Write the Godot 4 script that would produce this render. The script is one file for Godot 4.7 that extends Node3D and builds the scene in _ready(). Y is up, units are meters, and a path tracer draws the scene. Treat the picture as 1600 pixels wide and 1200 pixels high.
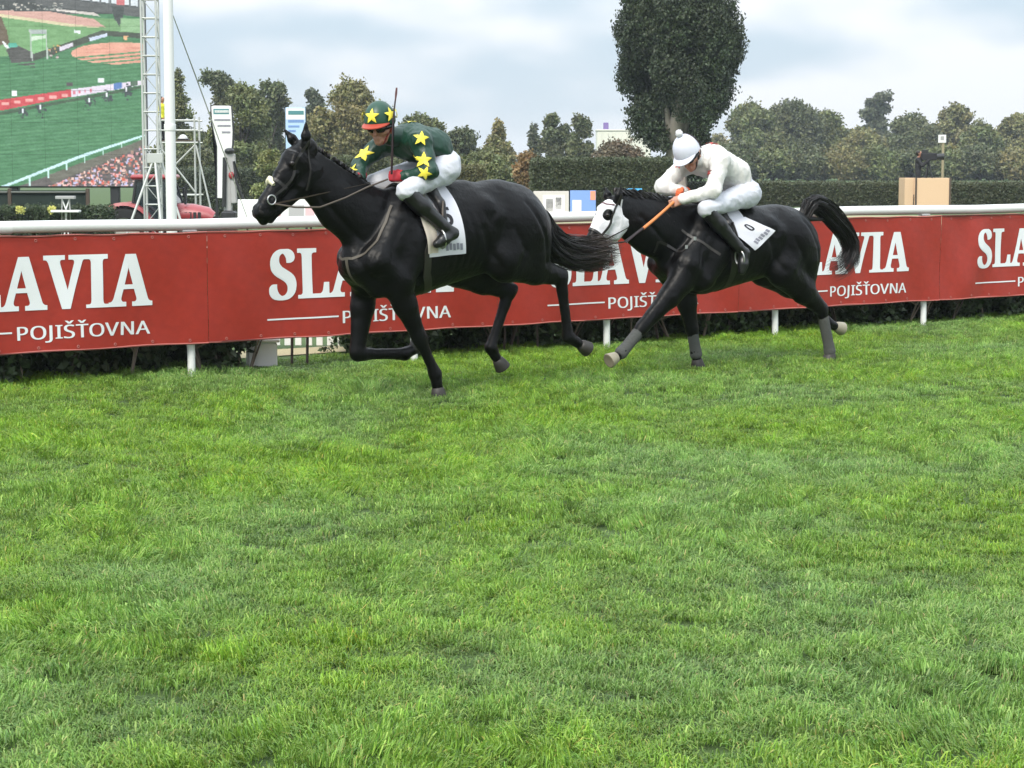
extends Node3D
# A horse race at the rail: two black horses and their riders gallop along a white rail hung with red banners.
# Metres, y up. The eye stands at (0, 1.8, 0) and looks towards -z, slightly down.

const RUN := 0.640536                      # the rail and the horses run at 36.7 degrees across the view
var rng := RandomNumberGenerator.new()
var used := {}
var cache := {}


func numbered(called: String, parent: Node) -> String:
	var key := str(parent.get_instance_id()) + called
	var n: int = used.get(key, 0)
	used[key] = n + 1
	return called if n == 0 else "%s_%03d" % [called, n]


func thing(called: String, label: String, category: String, at := Vector3.ZERO, turn := 0.0, group := "") -> Node3D:
	var o := Node3D.new()
	o.name = numbered(called, self)
	add_child(o, true)
	o.position = at
	o.rotation.y = turn
	tag(o, label, category, group)
	return o


func tag(o: Node, label: String, category := "", group := "", kind := "") -> void:
	if label: o.set_meta("label", label)
	if category: o.set_meta("category", category)
	if group: o.set_meta("group", group)
	if kind: o.set_meta("kind", kind)


func put(called: String, m, mat: Material, parent: Node = self, at := Vector3.ZERO, kind := "") -> MeshInstance3D:
	var o := MeshInstance3D.new()
	o.mesh = m.done() if m is Shape else m
	o.material_override = mat
	o.name = numbered(called, parent)
	parent.add_child(o, true)
	o.position = at
	if kind: o.set_meta("kind", kind)
	return o


func scatter(called: String, m: Mesh, mat: Material, where: Array, tints: Array, parent: Node = self) -> MultiMeshInstance3D:
	var mm := MultiMesh.new()
	mm.transform_format = MultiMesh.TRANSFORM_3D
	mm.use_colors = true
	mm.mesh = m
	mm.instance_count = where.size()
	for i in where.size():
		mm.set_instance_transform(i, where[i])
		mm.set_instance_color(i, tints[i])
	var o := MultiMeshInstance3D.new()
	o.multimesh = mm
	o.material_override = mat
	o.name = numbered(called, parent)
	parent.add_child(o, true)
	o.set_meta("kind", "stuff")
	return o


func lin(r: float, g: float, b: float, a := 1.0) -> Color:
	var c := Color(r, g, b).linear_to_srgb()
	c.a = a
	return c


func paint(c: Color, rough := 0.6, metal := 0.0) -> StandardMaterial3D:
	var m := StandardMaterial3D.new()
	m.albedo_color = c
	m.roughness = rough
	m.metallic = metal
	return m


func noise_map(freq: float, seed_: int, as_normal := true, size := 256, bump := 4.0) -> NoiseTexture2D:
	var t := NoiseTexture2D.new()
	var n := FastNoiseLite.new()
	n.seed = seed_
	n.frequency = freq
	n.fractal_octaves = 4
	t.noise = n
	t.width = size
	t.height = size
	t.seamless = true
	t.as_normal_map = as_normal
	t.bump_strength = bump
	return t


func rough_up(m: StandardMaterial3D, scale: float, strength := 0.5, freq := 0.03, seed_ := 1) -> StandardMaterial3D:
	m.normal_enabled = true
	var key := "n%f_%d" % [freq, seed_]
	if not cache.has(key): cache[key] = noise_map(freq, seed_)
	m.normal_texture = cache[key]
	m.normal_scale = strength
	m.uv1_triplanar = true
	m.uv1_scale = Vector3.ONE * scale
	return m


# ---------------------------------------------------------------- shapes
class Shape:
	var v := PackedVector3Array()
	var n := PackedVector3Array()
	var c := PackedColorArray()
	var uv := PackedVector2Array()
	var ix := PackedInt32Array()
	var colored := false
	var mapped := false
	var ink := Color.WHITE

	func vert(p: Vector3, nn := Vector3.ZERO, t := Vector2.ZERO) -> int:
		v.append(p)
		n.append(nn)
		c.append(ink)
		uv.append(t)
		return v.size() - 1

	func tri(a: Vector3, b: Vector3, d: Vector3) -> void:      # counter-clockwise seen from outside
		var nn := (b - a).cross(d - a).normalized()
		var i := vert(a, nn)
		vert(b, nn)
		vert(d, nn)
		ix.append_array([i, i + 2, i + 1])

	func quad(a: Vector3, b: Vector3, d: Vector3, e: Vector3) -> void:
		var nn := (b - a).cross(e - a).normalized()
		var i := vert(a, nn, Vector2(0, 1))
		vert(b, nn, Vector2(1, 1))
		vert(d, nn, Vector2(1, 0))
		vert(e, nn, Vector2(0, 0))
		ix.append_array([i, i + 2, i + 1, i, i + 3, i + 2])

	func box(t: Transform3D, s: Vector3, bevel := 0.0) -> Shape:   # a box with chamfered edges
		var h := s / 2.0
		var b := minf(bevel, minf(h.x, minf(h.y, h.z)) * 0.9)
		var axes := [Vector3.RIGHT, Vector3.UP, Vector3.BACK]
		for k in 3:
			for sg in [-1.0, 1.0]:
				var w: Vector3 = axes[k] * sg
				var p: Vector3 = axes[(k + 1) % 3]
				var q: Vector3 = axes[(k + 2) % 3]
				var hw: float = absf(w.dot(h))
				var hp: float = p.dot(h) - b
				var hq: float = q.dot(h) - b
				if sg < 0: q = -q
				quad(t * (w * hw - p * hp - q * hq), t * (w * hw + p * hp - q * hq), t * (w * hw + p * hp + q * hq), t * (w * hw - p * hp + q * hq))
		if b > 0.0:
			for k in 3:
				var e: Vector3 = axes[k]
				var p: Vector3 = axes[(k + 1) % 3]
				var q: Vector3 = axes[(k + 2) % 3]
				for sp in [-1.0, 1.0]:
					for sq in [-1.0, 1.0]:
						var pp: Vector3 = p * sp
						var qq: Vector3 = q * sq
						var le: Vector3 = e * (e.dot(h) - b)
						var a1: Vector3 = pp * p.dot(h) + qq * (q.dot(h) - b)
						var a2: Vector3 = pp * (p.dot(h) - b) + qq * q.dot(h)
						if sp * sq > 0: quad(t * (a1 - le), t * (a2 - le), t * (a2 + le), t * (a1 + le))
						else: quad(t * (a2 - le), t * (a1 - le), t * (a1 + le), t * (a2 + le))
			for sx in [-1.0, 1.0]:
				for sy in [-1.0, 1.0]:
					for sz in [-1.0, 1.0]:
						var sgn := Vector3(sx, sy, sz)
						var x1 := t * (sgn * Vector3(h.x, h.y - b, h.z - b))
						var y1 := t * (sgn * Vector3(h.x - b, h.y, h.z - b))
						var z1 := t * (sgn * Vector3(h.x - b, h.y - b, h.z))
						if sx * sy * sz > 0: tri(x1, y1, z1)
						else: tri(x1, z1, y1)
		return self

	func at_box(p: Vector3, s: Vector3, bevel := 0.0, turn := 0.0) -> Shape:
		return box(Transform3D(Basis(Vector3.UP, turn), p), s, bevel)

	func beam(a: Vector3, b: Vector3, w: float, d: float, bevel := 0.0) -> Shape:
		var y := (b - a).normalized()
		var x := y.cross(Vector3.BACK if absf(y.z) < 0.9 else Vector3.RIGHT).normalized()
		return box(Transform3D(Basis(x, y, x.cross(y)), (a + b) / 2.0), Vector3(w, a.distance_to(b), d), bevel)

	func tube(path: Array, radii: Array, sides := 8, flat := 1.0, caps := true, side := Vector3.ZERO) -> Shape:
		var first := -1
		var prev := Vector3.ZERO
		var last := path.size() - 1
		for i in path.size():
			var p: Vector3 = path[i]
			var along: Vector3 = (path[mini(i + 1, last)] - path[maxi(i - 1, 0)]).normalized()
			var x := side if side != Vector3.ZERO else prev
			if x == Vector3.ZERO: x = Vector3.UP if absf(along.y) < 0.9 else Vector3.RIGHT
			x = (x - along * x.dot(along)).normalized()
			prev = x
			var y := along.cross(x)
			var r: float = radii[mini(i, radii.size() - 1)]
			if i == 0: first = v.size()
			for k in sides:
				var w := TAU * k / sides
				var dir := x * cos(w) * flat + y * sin(w)
				vert(p + dir * r, (x * cos(w) + y * sin(w) * flat).normalized(), Vector2(float(k) / sides, float(i) / last))
			if i > 0:
				var a := v.size() - 2 * sides
				var b := v.size() - sides
				for k in sides:
					var l := (k + 1) % sides
					ix.append_array([a + k, b + l, a + l, a + k, b + k, b + l])
		if caps:
			for e in 2:
				var from := first if e == 0 else v.size() - sides
				var along: Vector3 = (path[0] - path[1]).normalized() if e == 0 else (path[last] - path[last - 1]).normalized()
				var mid := vert(path[0] if e == 0 else path[last], along)
				var ring := []
				for k in sides: ring.append(vert(v[from + k], along))
				for k in sides:
					if e == 0: ix.append_array([mid, ring[k], ring[(k + 1) % sides]])
					else: ix.append_array([mid, ring[(k + 1) % sides], ring[k]])
		return self

	func ball(p: Vector3, r: Vector3, basis := Basis.IDENTITY, rings := 8, sides := 12, from := 0.0, to := PI) -> Shape:
		var start := v.size()
		for i in rings + 1:
			var th := lerpf(from, to, float(i) / rings)
			for k in sides + 1:
				var ph := TAU * k / sides
				var d := Vector3(sin(th) * cos(ph), cos(th), sin(th) * sin(ph))
				vert(p + basis * (d * r), (basis * (d / r)).normalized())
		for i in rings:
			for k in sides:
				var a := start + i * (sides + 1) + k
				var b := a + sides + 1
				ix.append_array([a, a + 1, b + 1, a, b + 1, b])
		return self

	func lathe(t: Transform3D, profile: Array, sides := 20) -> Shape:   # profile: Vector2(radius, height) upwards
		var start := v.size()
		for i in profile.size():
			var d: Vector2 = profile[mini(i + 1, profile.size() - 1)] - profile[maxi(i - 1, 0)]
			for k in sides + 1:
				var ph := TAU * k / sides
				vert(t * Vector3(profile[i].x * cos(ph), profile[i].y, profile[i].x * sin(ph)), (t.basis * Vector3(d.y * cos(ph), -d.x, d.y * sin(ph))).normalized())
		for i in profile.size() - 1:
			for k in sides:
				var a := start + i * (sides + 1) + k
				var b := a + sides + 1
				ix.append_array([a, b, b + 1, a, b + 1, a + 1])
		return self

	func smooth() -> Shape:
		n.fill(Vector3.ZERO)
		for i in range(0, ix.size(), 3):
			var a := ix[i]
			var b := ix[i + 1]
			var d := ix[i + 2]
			var w := (v[d] - v[a]).cross(v[b] - v[a])
			n[a] += w
			n[b] += w
			n[d] += w
		for i in n.size(): n[i] = n[i].normalized()
		return self

	func done() -> ArrayMesh:
		for i in range(0, ix.size(), 3):       # every face turned the way that its normals look
			var a := ix[i]
			var b := ix[i + 1]
			var d := ix[i + 2]
			if (v[d] - v[a]).cross(v[b] - v[a]).dot(n[a] + n[b] + n[d]) < 0.0:
				ix[i + 1] = d
				ix[i + 2] = b
		var arr := []
		arr.resize(Mesh.ARRAY_MAX)
		arr[Mesh.ARRAY_VERTEX] = v
		arr[Mesh.ARRAY_NORMAL] = n
		if colored: arr[Mesh.ARRAY_COLOR] = c
		if mapped: arr[Mesh.ARRAY_TEX_UV] = uv
		arr[Mesh.ARRAY_INDEX] = ix
		var m := ArrayMesh.new()
		m.add_surface_from_arrays(Mesh.PRIMITIVE_TRIANGLES, arr)
		return m


# ---------------------------------------------------------------- bodies: tapered capsules under a smooth minimum, meshed as surface nets
class Bone:
	var a: Vector3
	var ab: Vector3
	var inv: float
	var ra: float
	var dr: float
	var ik: float
	var k: float
	var b0: Vector3
	var b1: Vector3

	func _init(p: Vector3, q: Vector3, r0: float, r1: float, wide := 1.0, blend := 0.04) -> void:
		b0 = p
		b1 = q
		ik = 1.0 / wide
		a = Vector3(p.x, p.y, p.z * ik)
		ab = Vector3(q.x, q.y, q.z * ik) - a
		inv = 1.0 / maxf(ab.length_squared(), 1e-9)
		ra = r0
		dr = r1 - r0
		k = blend

	func at(p: Vector3) -> float:
		var pa := Vector3(p.x, p.y, p.z * ik) - a
		var t := clampf(pa.dot(ab) * inv, 0.0, 1.0)
		return (pa - ab * t).length() - ra - dr * t


func field(p: Vector3, bones: Array) -> float:
	var d := 9.0
	for b: Bone in bones:
		var pa := Vector3(p.x, p.y, p.z * b.ik) - b.a
		var t := clampf(pa.dot(b.ab) * b.inv, 0.0, 1.0)
		var e := (pa - b.ab * t).length() - b.ra - b.dr * t
		var h := 0.5 + 0.5 * (e - d) / b.k
		if h >= 1.0: continue
		if h <= 0.0: d = e
		else: d = e + (d - e) * h - b.k * h * (1.0 - h)
	return d


func slope(p: Vector3, bones: Array) -> Vector3:
	var e := 0.004
	return Vector3(field(p + Vector3(e, 0, 0), bones) - field(p - Vector3(e, 0, 0), bones), field(p + Vector3(0, e, 0), bones) - field(p - Vector3(0, e, 0), bones), field(p + Vector3(0, 0, e), bones) - field(p - Vector3(0, 0, e), bones)).normalized()


func snap(p: Vector3, bones: Array, off: float) -> Vector3:      # the nearest point at that height over the skin
	for i in 5:
		var g := slope(p, bones)
		p -= g * (field(p, bones) - off) * 0.85
	return p


func march(from: Vector3, dir: Vector3, bones: Array, off: float, most := 1.0) -> Vector3:
	var t := 0.0
	for i in 40:
		var d := field(from + dir * t, bones) - off
		if d < 0.0008: break
		t += d * 0.6
		if t > most: break
	return from + dir * t


func grown(bones: Array, by: float) -> Array:
	var out := []
	for b: Bone in bones: out.append(Bone.new(b.b0, b.b1, b.ra + by, b.ra + b.dr + by, 1.0 / b.ik, b.k))
	return out


# cuts: [normal, offset] keeps dot(normal, p) < offset; holes: [centre, radius]
func skin(m: Shape, bones: Array, cell: float, cuts := [], holes := []) -> Shape:
	var lo := Vector3.ONE * 1e9
	var hi := -lo
	for b: Bone in bones:
		var r := maxf(b.ra, b.ra + b.dr) * maxf(1.0, 1.0 / b.ik) + cell * 2.0 + 0.01
		lo = lo.min(b.b0 - Vector3.ONE * r).min(b.b1 - Vector3.ONE * r)
		hi = hi.max(b.b0 + Vector3.ONE * r).max(b.b1 + Vector3.ONE * r)
	var B := 6
	var nb := Vector3i(((hi - lo) / (cell * B)).ceil())
	var nx := nb.x * B + 1
	var ny := nb.y * B + 1
	var nz := nb.z * B + 1
	var sy := nx
	var sz := nx * ny
	var f := PackedFloat32Array()
	f.resize(nx * ny * nz)
	f.fill(99.0)
	var half := cell * B * 0.5
	var hd := half * 1.75
	var active := []
	for bk in nb.z:
		for bj in nb.y:
			for bi in nb.x:
				var mid := lo + Vector3(bi, bj, bk) * cell * B + Vector3.ONE * half
				var near := []
				for b: Bone in bones:
					if b.at(mid) < (hd + 0.06) * maxf(1.0, b.ik): near.append(b)
				if near.is_empty(): continue
				var dm := field(mid, near)
				if dm > (hd + 0.03) * 1.9: continue
				var deep := dm < -(hd * 1.4 + 0.04) * 1.6 and cuts.is_empty() and holes.is_empty()
				if not deep: active.append(Vector3i(bi, bj, bk) * B)
				for k in range(bk * B, bk * B + B + 1):
					for j in range(bj * B, bj * B + B + 1):
						var row := k * sz + j * sy
						for i in range(bi * B, bi * B + B + 1):
							if f[row + i] != 99.0: continue
							if deep:
								f[row + i] = -1.0
								continue
							var p := lo + Vector3(i, j, k) * cell
							var d := field(p, near)
							for q in cuts: d = maxf(d, p.dot(q[0]) - q[1])
							for q in holes: d = maxf(d, q[1] - p.distance_to(q[0]))
							f[row + i] = d
	var ids := PackedInt32Array()
	ids.resize(f.size())
	ids.fill(-1)
	var cells := []
	var off := [0, 1, sy, sy + 1, sz, sz + 1, sz + sy, sz + sy + 1]
	var ends := [[0, 1], [2, 3], [4, 5], [6, 7], [0, 2], [1, 3], [4, 6], [5, 7], [0, 4], [1, 5], [2, 6], [3, 7]]
	for a: Vector3i in active:
		for k in range(a.z, a.z + B):
			for j in range(a.y, a.y + B):
				var row := k * sz + j * sy
				for i in range(a.x, a.x + B):
					var g := row + i
					var s := 0
					var w := []
					for o in off:
						var d := f[g + o]
						w.append(d)
						if d < 0.0: s += 1
					if s == 0 or s == 8: continue
					var sum := Vector3.ZERO
					var cnt := 0
					for e in ends:
						var d0: float = w[e[0]]
						var d1: float = w[e[1]]
						if (d0 < 0.0) != (d1 < 0.0):
							var t := d0 / (d0 - d1)
							var p0 := Vector3(e[0] & 1, (e[0] >> 1) & 1, e[0] >> 2)
							var p1 := Vector3(e[1] & 1, (e[1] >> 1) & 1, e[1] >> 2)
							sum += p0.lerp(p1, t)
							cnt += 1
					ids[g] = m.vert(lo + (Vector3(i, j, k) + sum / cnt) * cell)
					cells.append(g)
	for g: int in cells:
		var d0 := f[g] < 0.0
		for ax in 3:
			var st: int = [1, sy, sz][ax]
			var s1: int = [sy, sz, 1][ax]
			var s2: int = [sz, 1, sy][ax]
			if g - s1 - s2 < 0: continue
			if d0 == (f[g + st] < 0.0): continue
			var a := ids[g - s1 - s2]
			var b := ids[g - s2]
			var c := ids[g]
			var e := ids[g - s1]
			if a < 0 or b < 0 or e < 0: continue
			if d0: m.ix.append_array([a, c, b, a, e, c])
			else: m.ix.append_array([a, b, c, a, c, e])
	return m


func chain(out: Array, pts: Array, rad: Array, wide := 1.0, blend := 0.04) -> void:
	for i in pts.size() - 1: out.append(Bone.new(pts[i], pts[i + 1], rad[i], rad[i + 1], wide, blend))


# ---------------------------------------------------------------- lettering: flat print cut out of a font
func letters(text: String, face: String, bold: bool) -> Array:     # [triangle corners as Vector2 in a unit box, width over height]
	var t := TextMesh.new()
	var f := SystemFont.new()
	f.font_names = PackedStringArray([face])
	f.font_weight = 700 if bold else 400
	t.font = f
	t.font_size = 64
	t.pixel_size = 0.01
	t.depth = 0.0
	t.curve_step = 1.0
	t.text = text
	var s := t.surface_get_arrays(0)
	var vs: PackedVector3Array = s[Mesh.ARRAY_VERTEX]
	var index: PackedInt32Array = s[Mesh.ARRAY_INDEX] if s[Mesh.ARRAY_INDEX] != null else PackedInt32Array(range(vs.size()))
	var lo := Vector2(1e9, 1e9)
	var hi := -lo
	for i in index:
		lo = lo.min(Vector2(vs[i].x, vs[i].y))
		hi = hi.max(Vector2(vs[i].x, vs[i].y))
	var out := PackedVector2Array()
	for i in index: out.append((Vector2(vs[i].x, vs[i].y) - lo) / (hi - lo))
	return [out, (hi.x - lo.x) / (hi.y - lo.y)]


func lay_print(m: Shape, tris: PackedVector2Array, box_: Rect2, longest: float, onto: Callable) -> void:   # prints triangles on a surface given by onto(Vector2) -> Vector3
	var todo := []
	for i in range(0, tris.size(), 3): todo.append([tris[i] * box_.size + box_.position, tris[i + 1] * box_.size + box_.position, tris[i + 2] * box_.size + box_.position])
	while todo.size():
		var t: Array = todo.pop_back()
		var best := 0
		var far := 0.0
		for k in 3:
			var l: float = t[k].distance_to(t[(k + 1) % 3])
			if l > far:
				far = l
				best = k
		if far > longest:
			var p: Vector2 = t[best]
			var q: Vector2 = t[(best + 1) % 3]
			var r: Vector2 = t[(best + 2) % 3]
			todo.append([p, (p + q) / 2.0, r])
			todo.append([(p + q) / 2.0, q, r])
			continue
		var a: Vector3 = onto.call(t[0])
		var b: Vector3 = onto.call(t[1])
		var c: Vector3 = onto.call(t[2])
		m.tri(a, b, c)


func bar(x0: float, y0: float, x1: float, y1: float) -> PackedVector2Array:
	return PackedVector2Array([Vector2(x0, y0), Vector2(x1, y0), Vector2(x1, y1), Vector2(x0, y0), Vector2(x1, y1), Vector2(x0, y1)])


# ---------------------------------------------------------------- plants
func leaf_clump(count: int, spread: float, size: float, seed_: int, up := 0.0, slim := 0.6) -> ArrayMesh:
	var r := RandomNumberGenerator.new()
	r.seed = seed_
	var m := Shape.new()
	m.colored = true
	for i in count:
		var d := Vector3(r.randfn(), r.randfn() * 0.8, r.randfn()).normalized() * spread * sqrt(r.randf())
		var along := Vector3(r.randf_range(-1, 1), r.randf_range(-0.6, 0.8) + up, r.randf_range(-1, 1)).normalized()
		var side := along.cross(Vector3(r.randf_range(-1, 1), r.randf_range(-1, 1), r.randf_range(-1, 1))).normalized()
		var face := side.cross(along)
		var l := size * r.randf_range(0.6, 1.3)
		var w := l * slim * 0.5
		var tone := r.randf_range(0.80, 1.16)
		m.ink = Color(tone * r.randf_range(0.92, 1.1), tone, tone * r.randf_range(0.8, 1.1))
		var a := d - along * l * 0.5
		var b := d + along * l * 0.5
		var mid := d + face * l * 0.12
		m.tri(a, mid + side * w, mid - side * w)
		m.tri(b, mid - side * w, mid + side * w)
	return m.done()


func leaf_paint() -> StandardMaterial3D:
	var m := paint(Color.WHITE, 0.55)
	m.vertex_color_use_as_albedo = true
	m.backlight_enabled = true
	m.backlight = Color(0.35, 0.35, 0.35)
	return m


func random_turn(tilt := 3.0) -> Basis:
	return Basis.from_euler(Vector3(rng.randf_range(-tilt, tilt), rng.randf_range(0, TAU), rng.randf_range(-tilt, tilt)))


# shape: "round", "open" (few separate boughs), "cone", "layered" (a pine's flat tiers), "column", "bush"
func tree(called: String, label: String, category: String, at: Vector3, high: float, wide: float, foot: float, tone: Color, how: String, count: int, clump := 0.9, group := "trees behind the racecourse") -> Node3D:
	var t := thing(called, label, category, at, 0.0, group)
	var trunk := Shape.new()
	var tr := maxf(0.12, high * 0.016)
	var bend := Vector3(rng.randf_range(-0.2, 0.2), 0, rng.randf_range(-0.2, 0.2))
	var tops := high * (0.93 if how in ["cone", "layered", "column"] else 0.7)
	trunk.tube([Vector3.ZERO, bend + Vector3.UP * tops * 0.4, bend * 0.5 + Vector3.UP * tops * 0.75, Vector3.UP * tops], [tr * 1.5, tr, tr * 0.7, tr * 0.2], 9)
	put("trunk", trunk, mats.bark, t)
	var lumps := []
	var r := wide / 2.0
	if how == "round" or how == "bush":
		for i in 26:
			var y := rng.randf()
			var rim := sqrt(maxf(0.0, 1.0 - pow(absf(y - 0.4) / 0.62, 2.2)))
			var w := rng.randf_range(0, TAU)
			var lr := r * rng.randf_range(0.20, 0.40)
			lumps.append([Vector3(cos(w) * maxf(0.0, r * rim - lr) * 0.95, lerpf(foot + lr * 0.7, high - lr * 0.75, y), sin(w) * maxf(0.0, r * rim - lr) * 0.95), lr])
		lumps.append([Vector3(rng.randf_range(-0.2, 0.2) * r, high - r * 0.3, 0), r * 0.34])
	elif how == "open":
		for i in 20:
			var y := rng.randf()
			var w := rng.randf_range(0, TAU)
			var lr := r * rng.randf_range(0.13, 0.30)
			var out := (r - lr) * rng.randf_range(0.35, 1.0) * (1.1 - 0.5 * y)
			lumps.append([Vector3(cos(w) * out, lerpf(foot, high - lr, y), sin(w) * out), lr])
	elif how == "cone":
		for i in 16:
			var y := (i + 0.5) / 16.0
			for q in 2:
				var w := rng.randf_range(0, TAU)
				var lr := r * (1.05 - y) * rng.randf_range(0.42, 0.6) + 0.12
				lumps.append([Vector3(cos(w) * r * (1.0 - y) * 0.5, lerpf(foot, high, y), sin(w) * r * (1.0 - y) * 0.5), lr])
	elif how == "layered":
		for i in 8:
			var y := (i + 0.6) / 8.0
			var w := rng.randf_range(0, TAU)
			var out := r * rng.randf_range(0.15, 0.75) * (1.15 - 0.6 * y)
			lumps.append([Vector3(cos(w) * out, lerpf(foot, high * 0.98, y), sin(w) * out), r * rng.randf_range(0.34, 0.52) * (1.2 - 0.5 * y)])
	else:
		for i in 96:
			var y := (i + 0.5) / 96.0
			var rim := pow(clampf(y / 0.47, 0.02, 1.0), 0.34) * pow(clampf((1.0 - y) / 0.45, 0.0, 1.0), 0.55)
			var w := rng.randf_range(0, TAU)
			var lr := r * rng.randf_range(0.26, 0.4) * maxf(rim, 0.25)
			var out := maxf(0.0, r * rim - lr) * (1.0 if i % 3 else rng.randf())
			lumps.append([Vector3(cos(w) * out, lerpf(foot + lr, high - lr, y), sin(w) * out), lr])
	for i in mini(lumps.size(), 9 if how != "column" else 16):      # limbs reach into the lumps
		var l: Vector3 = lumps[i * lumps.size() / mini(lumps.size(), 9 if how != "column" else 16)][0]
		var limb := Shape.new()
		var from := Vector3(0, minf(maxf(foot * 0.75, l.y * 0.45), tops * 0.8), 0)
		limb.tube([from, from.lerp(l, 0.5) + Vector3.UP * 0.15, l], [tr * 0.45, tr * 0.3, tr * 0.1], 5)
		put("limb", limb, mats.bark, t)
	var lumpy := FastNoiseLite.new()
	lumpy.seed = rng.randi()
	lumpy.frequency = 1.0
	lumpy.fractal_octaves = 3
	var total := 0.0
	for l in lumps: total += l[1] * l[1]
	var where := []
	var tints := []
	for l in lumps:
		var flat := 0.38 if how == "layered" else (1.5 if how == "column" else 0.85)
		var shade := rng.randf_range(0.82, 1.2)
		var warm := rng.randf_range(0.93, 1.1)
		for i in int(count * 1.9 * l[1] * l[1] / total):
			var d := Vector3(rng.randfn(), rng.randfn(), rng.randfn()).normalized()
			if how == "column" and p_gap(l[0] + d * l[1]): continue
			var rr: float = l[1] * (pow(rng.randf(), 0.36) + rng.randfn() * (0.07 if how == "column" else 0.17))
			var p: Vector3 = l[0] + d * rr * Vector3(1, flat, 1)
			p += d * lumpy.get_noise_3dv(p * 3.2 / r) * r * (0.03 if how == "column" else 0.22)
			var s := clump * rng.randf_range(0.45, 1.0)
			var b := random_turn(0.5) if how == "column" else random_turn()
			where.append(Transform3D(b.scaled(Vector3.ONE * s), p))
			var k := shade * rng.randf_range(0.72, 1.26)
			tints.append(Color(tone.r * k * warm * rng.randf_range(0.92, 1.1), tone.g * k, tone.b * k))
	scatter("crown", mats.column_clump if how == "column" else mats.clump, mats.leaf, where, tints, t)
	return t


func p_gap(p: Vector3) -> bool:      # the poplar's bare trunk shows between its lowest boughs
	return p.z > -0.5 and p.x > -0.55 and p.x < 0.38 and p.y < 3.7


func hedge(called: String, label: String, at: Vector3, size: Vector3, turn: float, tone: Color, count: int, leaf: float, group := "clipped hedges") -> Node3D:   # a clipped block, dense inside
	var t := thing(called, label, "hedge", at, turn, group)
	var core := Shape.new()
	core.box(Transform3D(Basis.IDENTITY, Vector3(0, size.y / 2.0 - leaf * 0.3, 0)), size - Vector3(leaf, leaf * 0.6, leaf) * 0.9, 0.08)
	put("twig_core", core, mats.twigs, t)
	var where := []
	var tints := []
	leaf *= 0.62
	for i in int(count * 2.4):
		var p := Vector3(rng.randf_range(-0.5, 0.5), rng.randf(), rng.randf_range(-0.5, 0.5))
		var face := rng.randf()
		if face < 0.5: p.z = 0.5
		elif face < 0.78: p.y = 1.0
		elif face < 0.9: p.z = -0.5
		else: p.x = 0.5 if rng.randf() < 0.5 else -0.5
		p = p * size + Vector3(rng.randfn(), rng.randfn(), rng.randfn()) * leaf * 0.26
		where.append(Transform3D(random_turn().scaled(Vector3.ONE * leaf * rng.randf_range(0.7, 1.25)), p))
		var k := rng.randf_range(0.7, 1.3)
		tints.append(Color(tone.r * k * rng.randf_range(0.9, 1.15), tone.g * k, tone.b * k))
	scatter("foliage", mats.clump, mats.leaf, where, tints, t)
	return t


func land(x: float, z: float) -> float:          # the infield left of the rail lies a metre lower
	var behind := -(x + 2.73) * sin(RUN) - (z + 17.41) * cos(RUN)
	return -1.0 * smoothstep(3.0, 16.0, behind) * smoothstep(-2.0, -9.0, x)


func grass_tuft(r: RandomNumberGenerator, blades: int, radius: float, tall: float, thick: float) -> ArrayMesh:
	var m := Shape.new()
	m.colored = true
	for i in blades:
		var w := r.randf_range(0, TAU)
		var base := Vector3(cos(w), 0, sin(w)) * radius * sqrt(r.randf())
		var lean := r.randf_range(0, TAU)
		var out := Vector3(cos(lean), 0, sin(lean))
		var side := Vector3(-sin(lean + r.randf_range(-0.7, 0.7)), 0, cos(lean))
		var h := tall * r.randf_range(0.45, 1.15)
		var bow := r.randf_range(0.25, 1.1)
		var wd := thick * r.randf_range(0.7, 1.25)
		var kind := r.randf()
		var tone := r.randf_range(0.8, 1.2)
		m.ink = Color(0.165 * tone, 0.30 * tone, 0.066 * tone)
		if kind < 0.22: m.ink = Color(0.25 * tone, 0.37 * tone, 0.11 * tone)
		elif kind < 0.40: m.ink = Color(0.105 * tone, 0.225 * tone, 0.052 * tone)
		elif kind < 0.425: m.ink = Color(0.36 * tone, 0.33 * tone, 0.15 * tone)
		var p0 := base
		var p1 := base + Vector3.UP * h * 0.5 + out * h * bow * 0.18
		var p2 := base + Vector3.UP * h * (0.92 - bow * 0.22) + out * h * bow * 0.5
		var p3 := base + Vector3.UP * h * (1.05 - bow * 0.55) + out * h * bow * 0.92
		m.quad(p0 - side * wd * 0.4, p0 + side * wd * 0.4, p1 + side * wd * 0.5, p1 - side * wd * 0.5)
		m.quad(p1 - side * wd * 0.5, p1 + side * wd * 0.5, p2 + side * wd * 0.4, p2 - side * wd * 0.4)
		m.tri(p2 - side * wd * 0.4, p2 + side * wd * 0.4, p3)
	return m.done()


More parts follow.
